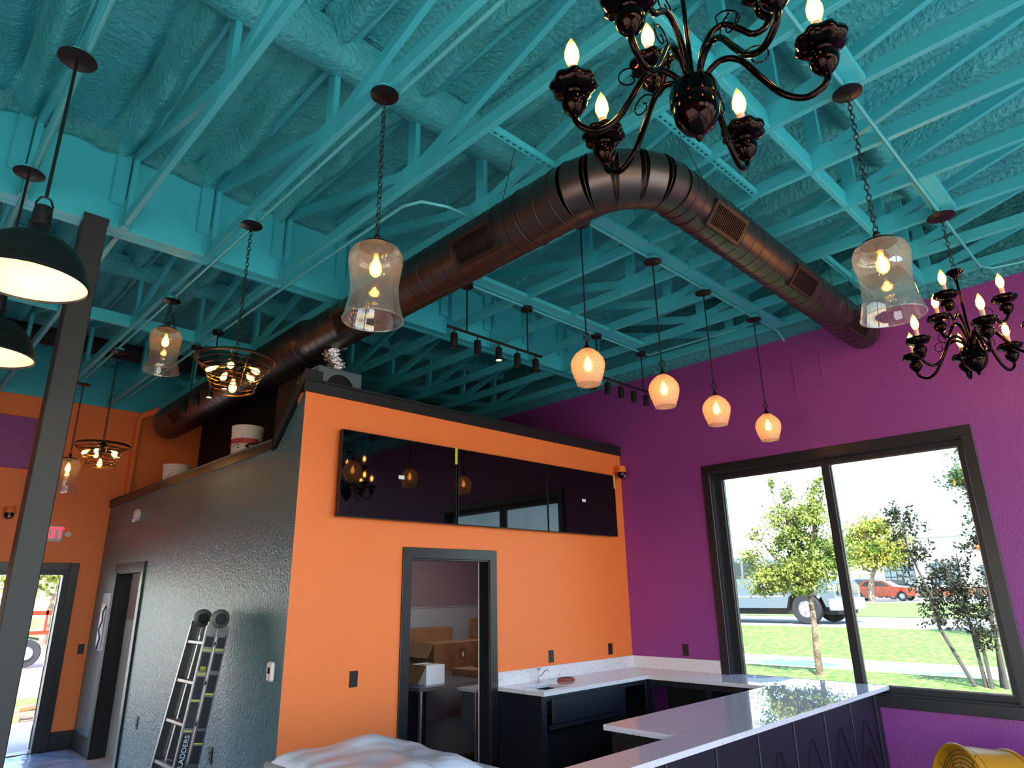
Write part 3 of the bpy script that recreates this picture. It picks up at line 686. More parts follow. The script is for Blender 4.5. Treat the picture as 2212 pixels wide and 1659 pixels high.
amber('amber cut glass pendant, second of the four counted from the duct elbow', 4.19, 2.61)
amber('amber cut glass pendant, third of the four counted from the duct elbow', 5.02, 2.635)
amber('amber cut glass pendant nearest the purple wall, last of the four over the bar', 5.95, 2.62)
# --- chandeliers
def scroll(c, r0, turns, a0, sgn, ux, uz, n=22):
    return [c+(ux*math.cos(a0+sgn*2*PI*turns*i/n)+uz*math.sin(a0+sgn*2*PI*turns*i/n))*r0*(1-.75*i/n) for i in range(n+1)]
def chandelier(label, x, y, ztop, zfin, low, up, group, zc=4.30):
    t = thing('chandelier', label, 'chandelier', (x, y, zfin), 0, group)
    canopy(t, zc-zfin, .09); top = ztop-zfin
    obj('chain', chain(MB(), zc-zfin-.02, top+.02), M['blackmetal'], t)
    obj('stem', MB().tube([(0, 0, top), (0, 0, .2)], .008, 10), M['gloss'], t, smooth=40)
    obj('crown_cup', MB().lathe([(0, .02), (.012, .018), (.03, .0), (.05, .01), (.055, .002), (.035, -.02), (.018, -.035), (.012, -.06), (0, -.065)], 20, (0, 0, top)), M['gloss'], t, smooth=40)
    for k in range(4):
        a = k*PI/2+.4; ux = Vector((math.cos(a), math.sin(a), 0)); c = ux*.04+Vector((0, 0, top-.045))
        obj('crown_scroll', MB().tube(scroll(c, .022, 1.3, PI, 1, ux, Vector((0, 0, 1))), .002, 5), M['gloss'], t, smooth=60)
    obj('urn', MB().lathe([(r*1.28, z) for r, z in [(0, .205), (.03, .204), (.055, .197), (.06, .175), (.06, .135), (.054, .128), (.057, .12), (.052, .08), (.036, .045), (.016, .025), (.008, .018), (.01, .012), (.005, 0), (0, -.004)]], 32, (0, 0, 0)), M['gloss'], t, smooth=40)
    def arm(a, R, zcup, lo):
        ux = Vector((math.cos(a), math.sin(a), 0)); uz = Vector((0, 0, 1)); k_ = R/.38
        if lo: ctrl = [(.035, .18), (.045, .235), (.095*k_, .275), (.15*k_, .255), (.20*k_, .175), (.25*k_, .10), (.31*k_, .065), (.36*k_, .085), (R, .115), (R, zcup)]
        else: ctrl = [(.02, .18), (.026, .26), (.045, .34), (.08, .40), (.12, .415), (.16, .385), (.195, .355), (.23, .365), (R, .40), (R, zcup)]
        pts = []; P = [ux*r+uz*z for r, z in ctrl]
        for i in range(len(P)-1):
            p0, p1, p2, p3 = P[max(i-1, 0)], P[i], P[i+1], P[min(i+2, len(P)-1)]
            for k in range(5):
                s = k/5; pts.append(.5*((2*p1)+(p2-p0)*s+(2*p0-5*p1+4*p2-p3)*s*s+(3*p1-p0-3*p2+p3)*s**3))
        pts.append(P[-1])
        am = obj('arm', MB().tube(pts, .0100, 10), M['gloss'], t, smooth=60)
        c = ux*.20*k_+uz*(.255 if lo else .43)
        obj('scroll_wire', MB().tube([ux*.15*k_+uz*(.25 if lo else .40)]+scroll(c, .045, 1.1, 2.6, -1, ux, uz), .0027, 5), M['gloss'], am, smooth=60)
        b = ux*R+uz*zcup
        cup = obj('candle_cup', MB().lathe([(.010, -.006), (.02, .0), (.036, .022), (.043, .044), (.039, .06), (.022, .072), (.028, .08)], 24, b).lathe([(.028, .08), (.058, .088), (.074, .106), (.070, .124), (.05, .132), (.03, .122), (.014, .124), (0, .124)], 40, b, lobes=8, lob=.07), M['gloss'], t, smooth=60)
        obj('candle_sleeve', MB().lathe([(.0145, .122), (.0145, .185), (0, .185)], 12, b), M['candle'], cup, smooth=40)
        fb = obj('flame_bulb', MB().lathe([(.010, .185), (.016, .197), (.0245, .222), (.0235, .246), (.015, .274), (.006, .294), (0, .305)], 14, b), M['bulbglass'], t, smooth=0)
        obj('filament', MB().lathe([(.0, .198), (.012, .206), (.0185, .226), (.017, .246), (.009, .268), (0, .278)], 12, b), M['flame'], fb, smooth=0)
    for d in low: arm(math.radians(d), .375, .135, True)
    for d in up: arm(math.radians(d), .25, .40 if False else .41, False)
    return t
chandelier('large black chandelier with candle bulbs, cropped by the top edge of the picture', 1.612, .80, 3.80, 3.06, (130, 86, 3, -64, -116, -176), (60, -60, 180), 'black candle chandeliers')
chandelier('far black chandelier with candle bulbs before the purple wall', 5.18, .80, 3.85, 3.09, (19, 79, 139, 203, 259, 335), (171, 48, -62), 'black candle chandeliers')
# --- track lights
def track(label, x0, x1, drops, heads, y, zbar, axis='x', lit=(), group='black track lights'):
    t = thing('track_light', label, 'track light', (0, 0, 0), 0, group)
    t.location = (x0, y, zbar) if axis == 'x' else (y, x0, zbar)
    def P(s, z, o=0): return Vector((s-x0, o, z-zbar)) if axis == 'x' else Vector((o, s-x0, z-zbar))
    obj('bar', MB().bar(P(x0, zbar), P(x1, zbar), .018, .018), M['blackmetal'], t)
    for d in drops:
        obj('canopy', MB().lathe([(0, .0), (.055, 0), (.055, .03), (0, .03)], 24, P(d, 4.285)), M['blackmetal'], t, smooth=40)
        obj('drop_rod', MB().tube([P(d, 4.285), P(d, zbar)], .007, 8), M['blackmetal'], t, smooth=40)
    for i, h in enumerate(heads):
        hd = obj('spot_head', MB().tube([P(h, zbar), P(h, zbar-.05)], .006, 6).lathe([(0, 0), (.028, 0), (.031, -.004), (.031, -.118), (.028, -.12), (.026, -.11), (0, -.108)], 20, P(h, zbar-.048)), M['blackmetal'], t, smooth=40)
        if i in lit:
            obj('lens', MB().lathe([(0, -.109), (.025, -.109)], 20, P(h, zbar-.05)), M['spot'], hd)
            sd = bpy.data.lights.new('spot_light', 'SPOT'); sd.energy = 6; sd.color = (1, .85, .62); sd.spot_size = 1.0; sd.shadow_soft_size = .03
            so = bpy.data.objects.new('spot_light', sd); C.objects.link(so); so.parent = hd; so.location = P(h, zbar-.18)
    return t
track('black five-head track light hung above the orange wall with screens', 3.17, 4.31, (3.38, 4.12), (3.24, 3.5, 3.75, 3.98, 4.22), 3.97, 3.865, lit=(2,))
track('black track light between the amber pendants and the purple wall', 4.98, 6.08, (5.16, 5.96), (5.06, 5.3, 5.53, 5.76, 5.99), 3.97, 3.865)
track('black track light in front of the left end of the duct', 6.0, 7.32, (6.47, 7.05), (6.12, 6.5, 6.85, 7.2), 2.22, 3.79, axis='y', lit=(0, 1))
# ------------------------------------------------------------------ conduits
def conduit(label, pts, r=.011):
    o = obj('conduit', MB().tube(pts, r, 8), M['conduit'], None, smooth=40); return tag(o, label, 'conduit')
conduit('thin teal conduit crossing the trusses past the far chandelier canopy', [(-.2, .80, 4.318), (6.35, .80, 4.318), (6.48, .74, 4.318), (6.53, .55, 4.318), (6.54, -1.5, 4.318)])
conduit('teal conduit along the row of amber pendant canopies', [(2.9, 2.62, 4.318), (6.4, 2.62, 4.318), (6.5, 2.62, 4.31), (6.58, 2.6, 4.22)])
conduit('teal conduit above the right-hand track lights', [(2.9, 3.97, 4.318), (6.0, 3.97, 4.318), (6.1, 3.95, 4.318), (6.12, 2.9, 4.318)])
conduit('bright teal conduit beside the cloche and wire lamps', [(1.625, -.5, 4.318), (1.625, 9.4, 4.318)], .012)
conduit('teal conduit holding the dome lamps', [(.35, 1.0, 4.318), (.35, 5.0, 4.318), (.35, 7.2, 4.318)], .012)
conduit('teal conduit next to the left track light', [(2.25, 9.6, 4.318), (2.25, 4.5, 4.318), (2.27, 3.35, 4.318), (2.33, 3.22, 4.318), (2.5, 3.15, 4.318), (3.2, 3.12, 4.318)], .012)
pp = obj('orange_pipe', MB().tube([(2.61, YB-.05, 2.96), (2.61, YB-.05, 4.2), (2.64, YB-.06, 4.28), (2.75, YB-.2, 4.33), (2.95, YB-.5, 4.45)], .045, 14), M['orange'], None, smooth=40)
tag(pp, 'orange painted pipe rising up the orange back wall', 'pipe')
bd = obj('exhaust_duct', MB().tube([(XL, 9.13, 4.78), (3.45, 9.13, 4.78)], .11, 24), M['dark'], None, smooth=40); tag(bd, 'black round exhaust duct lying above the trusses near the back wall', 'duct')
# ================================================================== WALL-MOUNTED THINGS
# three screens
TVX = [(2.757, 3.996), (4.012, 5.256), (5.27, 6.47)]
TVL = ['glossy black television screen with a white sticker, the one nearest the slate wall corner', 'glossy black television screen, the middle of the row of three', 'glossy black television screen beside the purple wall corner']
for i, (a, b) in enumerate(TVX):
    t = thing('television', TVL[i], 'television', ((a+b)/2, YF-.085, 2.362), 0, 'row of wall televisions'); hw = (b-a)/2; H = .722
    obj('bezel', MB().bbox(-hw, 0, 0, hw, .045, .008, .002).bbox(-hw, 0, H-.006, hw, .045, H, .002).box(-hw, 0, .008, -hw+.006, .045, H-.006).box(hw-.006, 0, .008, hw, .045, H-.006), M['blackmetal'], t)
    obj('screen_panel', MB().box(-hw+.006, .002, .008, hw-.006, .035, H-.006), M['screen'], t)
    obj('wall_bracket', MB().box(-.3, .045, .15, .3, .084, .55), M['blackmetal'], t)
    if i != 1: obj('white_sticker', MB().box((3.363 if i == 0 else 5.872)-(a+b)/2-.03, -.0015, .36, (3.363 if i == 0 else 5.872)-(a+b)/2+.03, .002, .392), M['paper'], t)
    if i != 1: obj('yellow_tab', MB().box(hw-.022, -.002, H-.155, hw+.004, .002, H+.004), M['yellowlab'], t)
def outlet(label, kind, pos, cat='outlet', group=None, mt='blackplate', slots=True):
    n = Vector({'front': (0, -1, 0), 'part': (-1, 0, 0), 'right': (-1, 0, 0)}[kind]); u = Vector((1, 0, 0)) if kind == 'front' else Vector((0, 1, 0)); w, h = .036, .059
    def B(a0, a1, z0, z1, d0, d1):
        return MB().add([u*a+Vector((0, 0, z))+n*d for d in (d0, d1) for a, z in ((a0, z0), (a1, z0), (a1, z1), (a0, z1))], [(3, 2, 1, 0), (4, 5, 6, 7), (0, 1, 5, 4), (1, 2, 6, 5), (2, 3, 7, 6), (3, 0, 4, 7)])
    t = thing('wall_outlet', label, cat, pos, 0, group)
    obj('cover_plate', B(-w, w, -h, h, 0, .006), M[mt], t)
    for s in (-1, 1):
        r = obj('receptacle', B(-.017, .017, s*.021-.014, s*.021+.014, .006, .009), M[mt], t)
        obj('slot', B(-.008, -.005, s*.021-.005, s*.021+.006, .009, .0095).join(B(.005, .008, s*.021-.005, s*.021+.006, .009, .0095)), M['cabdark' if mt == 'blackplate' else 'blackplate'], r)
    return t
go = 'black wall outlets'
outlet('black duplex outlet on the orange wall left of the doorway', 'front', (3.032, YF, 1.123), group=go)
outlet('black duplex outlet on the orange wall above the small sink', 'front', (5.328, YF, 1.125), group=go)
outlet('black outlet on the orange wall close to the purple corner', 'front', (6.308, YF, 1.132), group=go)
outlet('black outlet on the purple wall beside the window casing', 'right', (XW, 4.206, 1.126), group=go)
outlet('black outlet low on the slate wall between the ladder and the dark doorway', 'part', (XG, 8.016, .55), group=go)
outlet('black outlet low on the slate wall right behind the ladder foot', 'part', (XG, 6.07, .52), group=go)
outlet('black switch plate on the orange back wall beside the slate corner', 'front', (2.37, YB, 1.15), 'switch', group=go)
# thermostat
t = thing('thermostat', 'white thermostat with a small dark display on the slate wall', 'thermostat', (XG, 5.08, 1.217))
obj('housing', MB().bbox(-.032, -.048, -.068, 0, .048, .068, .012), M['white_plate'], t)
obj('display', MB().box(-.0335, -.018, -.012, -.032, .018, .03), M['screen'], t)
# strobe
t = thing('alarm_strobe', 'white round alarm strobe high on the slate wall', 'alarm', (XG, 9.027, 2.731))
RyM = Matrix.Rotation(-PI/2, 3, 'Y')
obj('housing', MB().lathe([(0, .05), (.05, .048), (.07, .03), (.072, 0), (0, 0)], 24, (0, 0, 0), RyM), M['white_plate'], t, smooth=40)
obj('flash_lens', MB().bbox(-.065, -.016, -.09, -.03, .016, -.055, .004), M['white'], t)
# electrical panel
t = thing('electrical_panel', 'grey electrical panel with taped white papers beside the dark doorway', 'electrical panel', (XG, 9.79, 1.15))
obj('panel_box', MB().bbox(-.014, -.17, 0, 0, .17, .68, .004), M['grey'], t)
obj('panel_door', MB().bbox(-.022, -.06, .06, -.014, .14, .55, .003), M['white_plate'], t)
obj('paper_sheet', MB().box(-.026, .01, .1, -.0225, .13, .5), M['paper'], t)
obj('loose_cable', MB().tube([(-.02, -.06, .52), (-.05, -.075, .45), (-.035, -.05, .35), (-.06, -.045, .25), (-.04, -.065, .15), (-.05, -.03, .02)], .009, 6), M['blackmetal'], t, smooth=40)
# exit sign
t = thing('exit_sign', 'red exit sign with an emergency lamp head on the orange back wall', 'exit sign', (1.80, YB, 2.47))
obj('sign_box', MB().bbox(-.17, -.055, 0, .14, 0, .21, .02), M['white_plate'], t)
text('exit_letters', 'EXIT', .2, M['exitred'], t, Matrix.Translation((-.02, -.057, .105)) @ Matrix.Rotation(PI/2, 4, 'X') @ Matrix.Scale(.8, 4, (1, 0, 0)))
for s in (-.24, .19): 
    hd = obj('lamp_head', MB().tube([(s*.78, -.03, .1), (s, -.04, .1)], .014, 8).lathe([(0, .0), (.032, .0), (.036, .03), (.03, .032), (0, .03)], 20, (s, -.04, .1), Matrix.Rotation(PI/2, 3, 'X')), M['white_plate'], t, smooth=40)
    obj('lamp_lens', MB().lathe([(0, .033), (.018, .033)], 16, (s, -.04, .1), Matrix.Rotation(PI/2, 3, 'X')), M['white'], hd)
# dome cameras
def cctv(label, pos, n, u):
    t = thing('security_camera', label, 'camera', pos, 0, 'dome security cameras'); n = Vector(n); u = Vector(u)
    obj('mount', MB().bar(n*0, n*.018, .07, .07).bar(n*.018+Vector((0, 0, .0)), n*.1+u*0, .035, .035), M['orange'], t)
    obj('housing', MB().lathe([(0, .045), (.05, .043), (.058, .034), (.06, -.03), (.056, -.034), (0, -.034)], 24, n*.1), M['orange'], t, smooth=40)
    obj('dome', MB().lathe([(.052, -.034), (.053, -.055), (.046, -.082), (.03, -.1), (0, -.108)], 24, n*.1), M['screen'], t, smooth=0)
    obj('lens', MB().lathe([(0, .03), (.016, .028), (.017, 0)], 14, n*.125+Vector((0, 0, -.08)), n.to_track_quat('Z', 'Y').to_matrix()), M['grey'], t, smooth=40)
cctv('orange dome security camera at the corner of the orange and purple walls', (6.60, YF, 3.17), (0, -1, 0), (1, 0, 0))
cctv('orange dome security camera on the back wall above the glass door', (1.32, YB, 2.83), (0, -1, 0), (1, 0, 0))
# access panel, purple board on the back wall
t = thing('access_panel', 'square purple access panel recessed in the purple wall above the window', 'access panel', (XW, 2.465, 3.85))
obj('frame', MB().bbox(-.008, -.15, -.2, 0, -.128, .2, .002).bbox(-.008, .128, -.2, 0, .15, .2, .002).box(-.008, -.128, -.2, 0, .128, -.178).box(-.008, -.128, .178, 0, .128, .2), M['purple'], t)
obj('panel', MB().box(-.004, -.128, -.178, 0, .128, .178), M['purple'], t)
tag(obj('purple_board', MB().bbox(.2, YB-.05, 3.365, 1.42, YB, 4.03, .004), M['purple']), 'plain purple board fixed high on the orange back wall', 'wall board')

# ================================================================== BAR
ZQ = .915; TH = .033
wt = thing('worktop', 'speckled white quartz worktop in a U around the bar', 'worktop', (4.6, 3.5, ZQ-TH))
def wtp(name, mb): mb.v = [v-Vector((4.6, 3.5, ZQ-TH)) for v in mb.v]; return obj(name, mb, M['quartz'], wt)
z0, z1 = ZQ-TH, ZQ
SX0, SX1, SY0, SY1 = 4.70, 5.05, 4.42, 4.72         # sink cut-out
b = .003
OUT = [(2.22, 2.235), (XW-.001, 2.235), (XW+.08, 2.235), (XW+.08, 3.68), (XW-.001, 3.68), (XW-.001, YF-.001), (4.9, YF-.001),
       (4.9, SY1), (SX0, SY1), (SX0, SY0), (SX1, SY0), (SX1, SY1), (4.9004, SY1), (4.9004, YF-.001) , (4.572, YF-.001), (4.572, 4.315), (6.13, 4.315), (6.13, 3.03), (3.77, 3.03), (3.77, 2.48), (2.545, 2.48), (2.545, 3.75), (2.22, 3.75)]
# keyhole outline: the sink cut-out is joined to the back edge by a hairline
OUT = OUT[:6]+[(4.9004, YF-.001), (4.9004, SY1), (SX1, SY1), (SX1, SY0), (SX0, SY0), (SX0, SY1), (4.9, SY1), (4.9, YF-.001)]+OUT[14:]
wtp('slab', MB().prism(OUT, 2, z0, z1))
wtp('backsplash', MB().bbox(4.575, YF-.022, ZQ, XW-.001, YF, 1.04, b)); wtp('backsplash', MB().bbox(XW-.022, 3.80, ZQ, XW, YF-.022, 1.04, b))
# little sink, faucet, hose coil
t = thing('bar_sink', 'small dark undermount sink cut into the white worktop', 'sink', (4.875, 4.57, ZQ-.2))
obj('basin', MB().box(-.175, -.15, 0, .175, .15, .004).box(-.179, -.154, 0, -.175, .154, .167).box(.175, -.154, 0, .179, .154, .167).box(-.175, -.154, 0, .175, -.15, .167).box(-.175, .15, 0, .175, .154, .167), M['steel'], t)
obj('drain', MB().lathe([(0, .006), (.03, .006), (.035, .004)], 16), M['blackmetal'], t)
t = thing('faucet', 'small chrome dipper faucet standing behind the sink', 'faucet', (5.00, 4.78, ZQ))
obj('base', MB().lathe([(0, 0), (.02, 0), (.02, .006), (.01, .01), (.009, .03), (.011, .045), (.007, .055), (.007, .12), (0, .122)], 14), M['steel'], t, smooth=40)
obj('valve_handle', MB().tube([(-.02, 0, .128), (.02, 0, .128)], .005, 8).lathe([(0, .12), (.005, .12), (.008, .135), (0, .136)], 10), M['steel'], t, smooth=40)
obj('spout', MB().tube([(.006, 0, .06), (.035, -.015, .075), (.055, -.022, .1), (.075, -.03, .115), (.09, -.036, .11), (.098, -.04, .095)], .0045, 8), M['steel'], t, smooth=40)
hc = MB()
for k in range(3): hc.tube([(math.cos(a)*(.10-.008*k), math.sin(a)*(.07-.006*k), .007+.009*k) for a in [2*PI*i/28 for i in range(28)]], .006, 6, closed=True)
o = obj('hose_coil', hc, mat('copper_red_hose', (150, 78, 64), .35), None, smooth=40, loc=(5.30, 4.70, ZQ)); tag(o, 'coiled reddish hose lying on the white worktop', 'hose')
# base cabinets
t = thing('base_cabinet', 'dark navy base cabinet run with one drawer front under the worktop', 'cabinet', (4.6, YF, 0)); o = (4.6, YF, 0)
dp('side_panel', MB().box(4.575, 4.36, 0, 4.595, YF-.001, z0), M['cab'], o, t)
for x in (4.575, 5.72, 6.13):
    dp('stile', MB().bbox(x, 4.345, 0, x+.06, 4.365, z0, .002), M['cab'], o, t)
dp('top_rail', MB().bbox(4.575, 4.35, z0-.05, 6.7, 4.364, z0, .002), M['cab'], o, t)
dp('mid_rail', MB().bbox(4.67, 4.35, .60, 5.72, 4.364, .64, .002), M['cab'], o, t)
dr = dp('drawer_front', MB().bbox(4.69, 4.325, .645, 5.71, 4.349, z0-.03, .006), M['cab'], o, t)
dp('back_panel', MB().box(4.61, 4.7, 0, 6.7, 4.71, z0).box(4.63, 4.365, .0, 6.7, 4.7, .02), M['cabdark'], o, t)
t = thing('side_cabinet', 'open dark cabinet frame under the worktop along the purple wall', 'cabinet', (XW, 3.6, 0)); o = (XW, 3.6, 0)
for y in (4.28, 3.62, 3.04): dp('stile', MB().bbox(6.16, y, 0, 6.18, y+.06, z0, .002), M['cab'], o, t)
dp('top_rail', MB().bbox(6.165, 3.04, z0-.06, 6.178, 4.34, z0, .002), M['cab'], o, t)
dp('back_panel', MB().box(6.5, 3.04, 0, 6.51, 4.34, z0), M['cabdark'], o, t)
# bar front with boards
t = thing('bar_counter', 'dark navy panelled bar front with chevron groove shading below the white worktop', 'bar counter', (4.5, 2.4, 0)); o = (4.5, 2.4, 0)
FY = 2.315
dp('carcass', MB().box(2.3, FY+.02, 0, 6.66, FY+.14, z0), M['cab'], o, t)
dp('end_post', MB().bbox(6.60, FY-.014, 0, 6.70, FY+.14, z0, .003), M['cab'], o, t)
xs = [6.60-.535*i for i in range(9)]
for i in range(len(xs)-1):
    a, c = xs[i+1], xs[i]; mid = (a+c)/2
    dp('panel', MB().bbox(a+.012, FY, .02, c-.012, FY+.02, z0, .006), M['cab'], o, t)
    for s in (-1, 1):
        for k in range(3):
            dp('chevron_groove_shade', MB().bar((mid+s*.02, FY-.0004, .70-.22*k), (mid+s*.17, FY-.0004, .42-.22*k), .0016, .012, (0, 1, 0)), M['cabdark'], o, t)  # thin dark bars paint in the shade of chevron grooves
    dp('seam', MB().box(c-.012, FY+.012, .02, c+.012, FY+.02, z0), M['cabdark'], o, t)
dp('inner_panel', MB().box(3.79, 2.50, 0, 3.81, 2.98, z0).box(3.81, 2.96, 0, 6.16, 2.98, z0).box(2.3, 2.46, 0, 3.79, 2.475, z0).box(2.515, 2.5, 0, 2.53, 3.7, z0).box(2.25, 2.5, 0, 2.27, 3.7, z0), M['cabdark'], o, t)

# ================================================================== PLASTIC SHEETS
def drape(cx, cy, zfun, nx, ny, sx, sy):
    mb = MB(); vs = []
    for j in range(ny+1):
        for i in range(nx+1):
            u, v = i/nx*2-1, j/ny*2-1; x, y = cx+u*sx, cy+v*sy; vs.append((x, y, zfun(x, y, u, v)))
    return mb.add(vs, [(j*(nx+1)+i, j*(nx+1)+i+1, (j+1)*(nx+1)+i+1, (j+1)*(nx+1)+i) for j in range(ny) for i in range(nx)])
def zf(x, y, u, v):
    h = .0
    d = max(abs((x-2.06)/.47), abs((y-3.1)/.62)); top = 1.005+.05*math.exp(-((x-2.14)/.13)**2-((y-3.28)/.14)**2)+.016*noise.noise(Vector((x*7, y*7, 2)))
    k = 1/(1+math.exp((d-.86)*16)); fold = .04*noise.noise(Vector((x*11, y*11, 5)))*(1-k)
    return .35*(1-k)+top*k+fold
ps = obj('plastic_cover', drape(2.02, 3.05, zf, 64, 72, .62, .85), M['plastic'], None, smooth=0)
tag(ps, 'white plastic sheet draped over equipment at the left end of the bar', 'plastic sheet')
cv = thing('covered_equipment', 'boxy equipment hidden under the white plastic sheet', 'equipment', (2.05, 3.1, 0))
obj('cabinet_body', MB().bbox(-.13, -.5, 0, .14, .45, .88, .01), M['grey'], cv); obj('top_tray', MB().bbox(-.34, -.48, .90, .1, .48, .955, .01), M['grey'], cv)
fl = obj('floor_film', drape(.6, 7.3, lambda x, y, u, v: .012+.02*abs(noise.noise(Vector((x*2.2, y*2.2, 1))))+.012*noise.noise(Vector((x*8, y*8, 4))), 70, 110, 1.75, 2.95), M['floorplastic'], None, smooth=0)
tag(fl, 'translucent bluish plastic film covering the floor by the glass door', 'plastic sheet')

# ================================================================== LADDER
lt = thing('folding_ladder', 'folded aluminium multi-position ladder leaning against the slate wall', 'ladder', (2.06, 6.0, 0))
LT = 1.60; lean = math.atan2(.24, 1.6)
def LP(x, y, z): return Vector((x*math.cos(lean)+z*math.sin(lean), y, z*math.cos(lean)-x*math.sin(lean)))
def lbox(name, x0, y0, z0, x1, y1, z1, mt, par=None, b=None):
    mb = MB().bbox(x0, y0, z0, x1, y1, z1, b) if b else MB().box(x0, y0, z0, x1, y1, z1)
    mb.v = [LP(*v) for v in mb.v]; return obj(name, mb, mt, par or lt)
RW = .086
for side in (-1, 1):
    for half in (0, 1):
        x0 = -.09+half*.098
        def yy(z): return side*(.185+(.085 if side < 0 else .06)*(1-z/LT))
        mb = MB(); 
        ya, yb_ = yy(0), yy(LT-.06); w = .024
        for (xa, xb, oa, ob) in ((x0, x0+RW, .0, .005), (x0, x0+.005, -.024, 0), (x0+RW-.005, x0+RW, -.024, 0)):
            vs = [LP(x, ya+side*o_, 0) for x, o_ in ((xa, oa), (xb, oa), (xb, ob), (xa, ob))]+[LP(x, yb_+side*o_, LT-.06) for x, o_ in ((xa, oa), (xb, oa), (xb, ob), (xa, ob))]
            mb.add(vs, [(3, 2, 1, 0), (4, 5, 6, 7), (0, 1, 5, 4), (1, 2, 6, 5), (2, 3, 7, 6), (3, 0, 4, 7)])
        rail = obj('rail', mb, M['alu'], lt)
        if side < 0:
            def strip(nm, za, zb, mt, inset=.010):
                vs = [LP(x, yy(z)-.0062, z) for x, z in ((x0+inset, za), (x0+RW-inset, za), (x0+RW-inset, zb), (x0+inset, zb))]+[LP(x, yy(z)-.0052, z) for x, z in ((x0+inset, za), (x0+RW-inset, za), (x0+RW-inset, zb), (x0+inset, zb))]
                obj(nm, MB().add(vs, [(3, 2, 1, 0), (4, 5, 6, 7), (0, 1, 5, 4), (1, 2, 6, 5), (2, 3, 7, 6), (3, 0, 4, 7)]), mt, rail)
            if half == 0:
                for za, zb in ((.10, .765), (.80, .98), (1.0, 1.16), (1.20, 1.34), (1.38, 1.48)): strip('label_strip', za, zb, M['ladblack'])
                for z in (.775, .985, 1.175, 1.352): strip('yellow_stripe', z, z+.01, M['yellowlab'])
                strip('yellow_mark', 1.205, 1.235, M['yellowlab'], .02)
                for q in range(14): strip('warning_text', .81+q*.011, .814+q*.011, M['hinge'], .02)
            else:
                for za, zb in ((.33, .385), (.43, .49), (.56, .68), (.70, .78), (.80, 1.02), (1.05, 1.18), (1.21, 1.34), (1.38, 1.48)): strip('label_strip', za, zb, M['ladblack'])
                for z in (.69, 1.035, 1.36): strip('yellow_stripe', z, z+.01, M['yellowlab'])
    hc_ = LP(-.003, side*.19, LT)
    hg = obj('hinge', MB().lathe([(0, -.014), (.07, -.014), (.075, -.008), (.075, .012), (.066, .016), (0, .016)], 28, hc_, Matrix.Rotation(PI/2, 3, 'X')), M['hinge'], lt, smooth=40)
    obj('hinge_knob', MB().lathe([(0, .03), (.036, .03), (.042, .024), (.042, .014)], 24, hc_, Matrix.Rotation(PI/2, 3, 'X')), M['ladblack'], hg, smooth=40)
    for half in (0, 1): lbox('hinge_plate', -.088+half*.092, side*.19-.012, LT-.14, -.02+half*.092, side*.19+.006, LT-.03, M['alu'], hg)
    for half in (0, 1): lbox('foot', -.093+half*.092, side*.262-.02, 0, -.012+half*.092, side*.262+.02, .04, M['ladblack'])
for half in (0, 1):
    for k in range(5):
        z = .21+.295*k; yw = .175+.07*(1-z/LT); x0 = -.09+half*.092
        lbox('rung', x0+.006, -yw-.008, z, x0+.064, yw-.0, z+.032, M['alu'], None, .006)
# lettering along the front rail
q = LP(-.09+RW/2, -.251, .36)
Rt = Matrix.Rotation(lean, 4, 'Y') @ Matrix.Rotation(-PI/2, 4, 'Y') @ Matrix.Rotation(PI/2, 4, 'X')
Ltx = text('rail_lettering', 'LADDERS', .052, M['paper'], lt, Matrix.Translation(LP(-.09+RW/2, -.2405, .645)+Vector((0, -.012, 0))) @ Rt)
text('rail_lettering', 'GORILLA', .052, M['paper'], lt, Matrix.Translation(LP(-.09+RW/2, -.2535, .385)+Vector((0, -.012, 0))) @ Rt)
em = MB().prism([(-.02, -.018), (.02, -.018), (.012, .006), (.0, .022), (-.012, .006)], 1, -.0005, .0005); em.xf(Matrix.Translation(LP(-.09+RW/2, -.2475, .515)+Vector((0, -.012, 0))) @ Matrix.Rotation(lean, 4, 'Y'))
obj('rail_emblem', em, M['yellowlab'], lt)

# ================================================================== BUCKETS, LOFT, EXHAUST BOX
def bucket(label, pos, lab, group='white buckets'):
    t = thing('bucket', label, 'bucket', pos, 0, group)
    pr = [(0, 0), (.132, 0), (.14, .01), (.147, .24), (.152, .245), (.152, .262), (.147, .266), (.147, .28), (.153, .285), (.153, .3), (.149, .305), (.149, .32), (.156, .324), (.156, .345), (.15, .35), (.158, .355), (.158, .37), (.15, .37), (.138, .02), (0, .02)]
    obj('pail', MB().lathe(pr, 36), M['bucket'], t, smooth=50)
    obj('handle', MB().tube([(.15*math.cos(a)*1.02, .15*math.sin(a)*1.02, .27-.13*math.sin((a-2.2)/1.9*PI)) for a in [2.2+1.9*i/14 for i in range(15)]], .003, 5), M['steel'], t)
    if lab:
        obj('red_band', MB().lathe([(.1475, .18), (.1478, .235)], 18, half=(2.6, 5.2)), M['red'], t, smooth=0)
        text('label_text', 'DRYWALL', .026, M['ladblack'], t, Matrix.Translation((-.124, -.085, .135)) @ Matrix.Rotation(PI/2-2.18+.0, 4, 'Z').inverted() @ Matrix.Rotation(PI/2, 4, 'X')) if False else None
        for k, (wd, z) in enumerate(((.02, .16), (.03, .135))):
            obj('label_mark', MB().lathe([(.1462, z), (.1463, z+.009)], 8, half=(3.75-wd*4, 3.75+wd*4)), M['ladblack'], t, smooth=0)
    return t
bucket('white bucket with a red label on the ledge near the sloping cap', (2.70, 6.65, 3.05), True)
bucket('plain white bucket on the ledge farther along the slate wall', (2.70, 8.70, 2.95), False)
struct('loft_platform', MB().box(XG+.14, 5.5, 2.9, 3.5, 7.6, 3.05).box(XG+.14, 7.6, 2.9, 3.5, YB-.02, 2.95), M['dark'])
cb = MB()
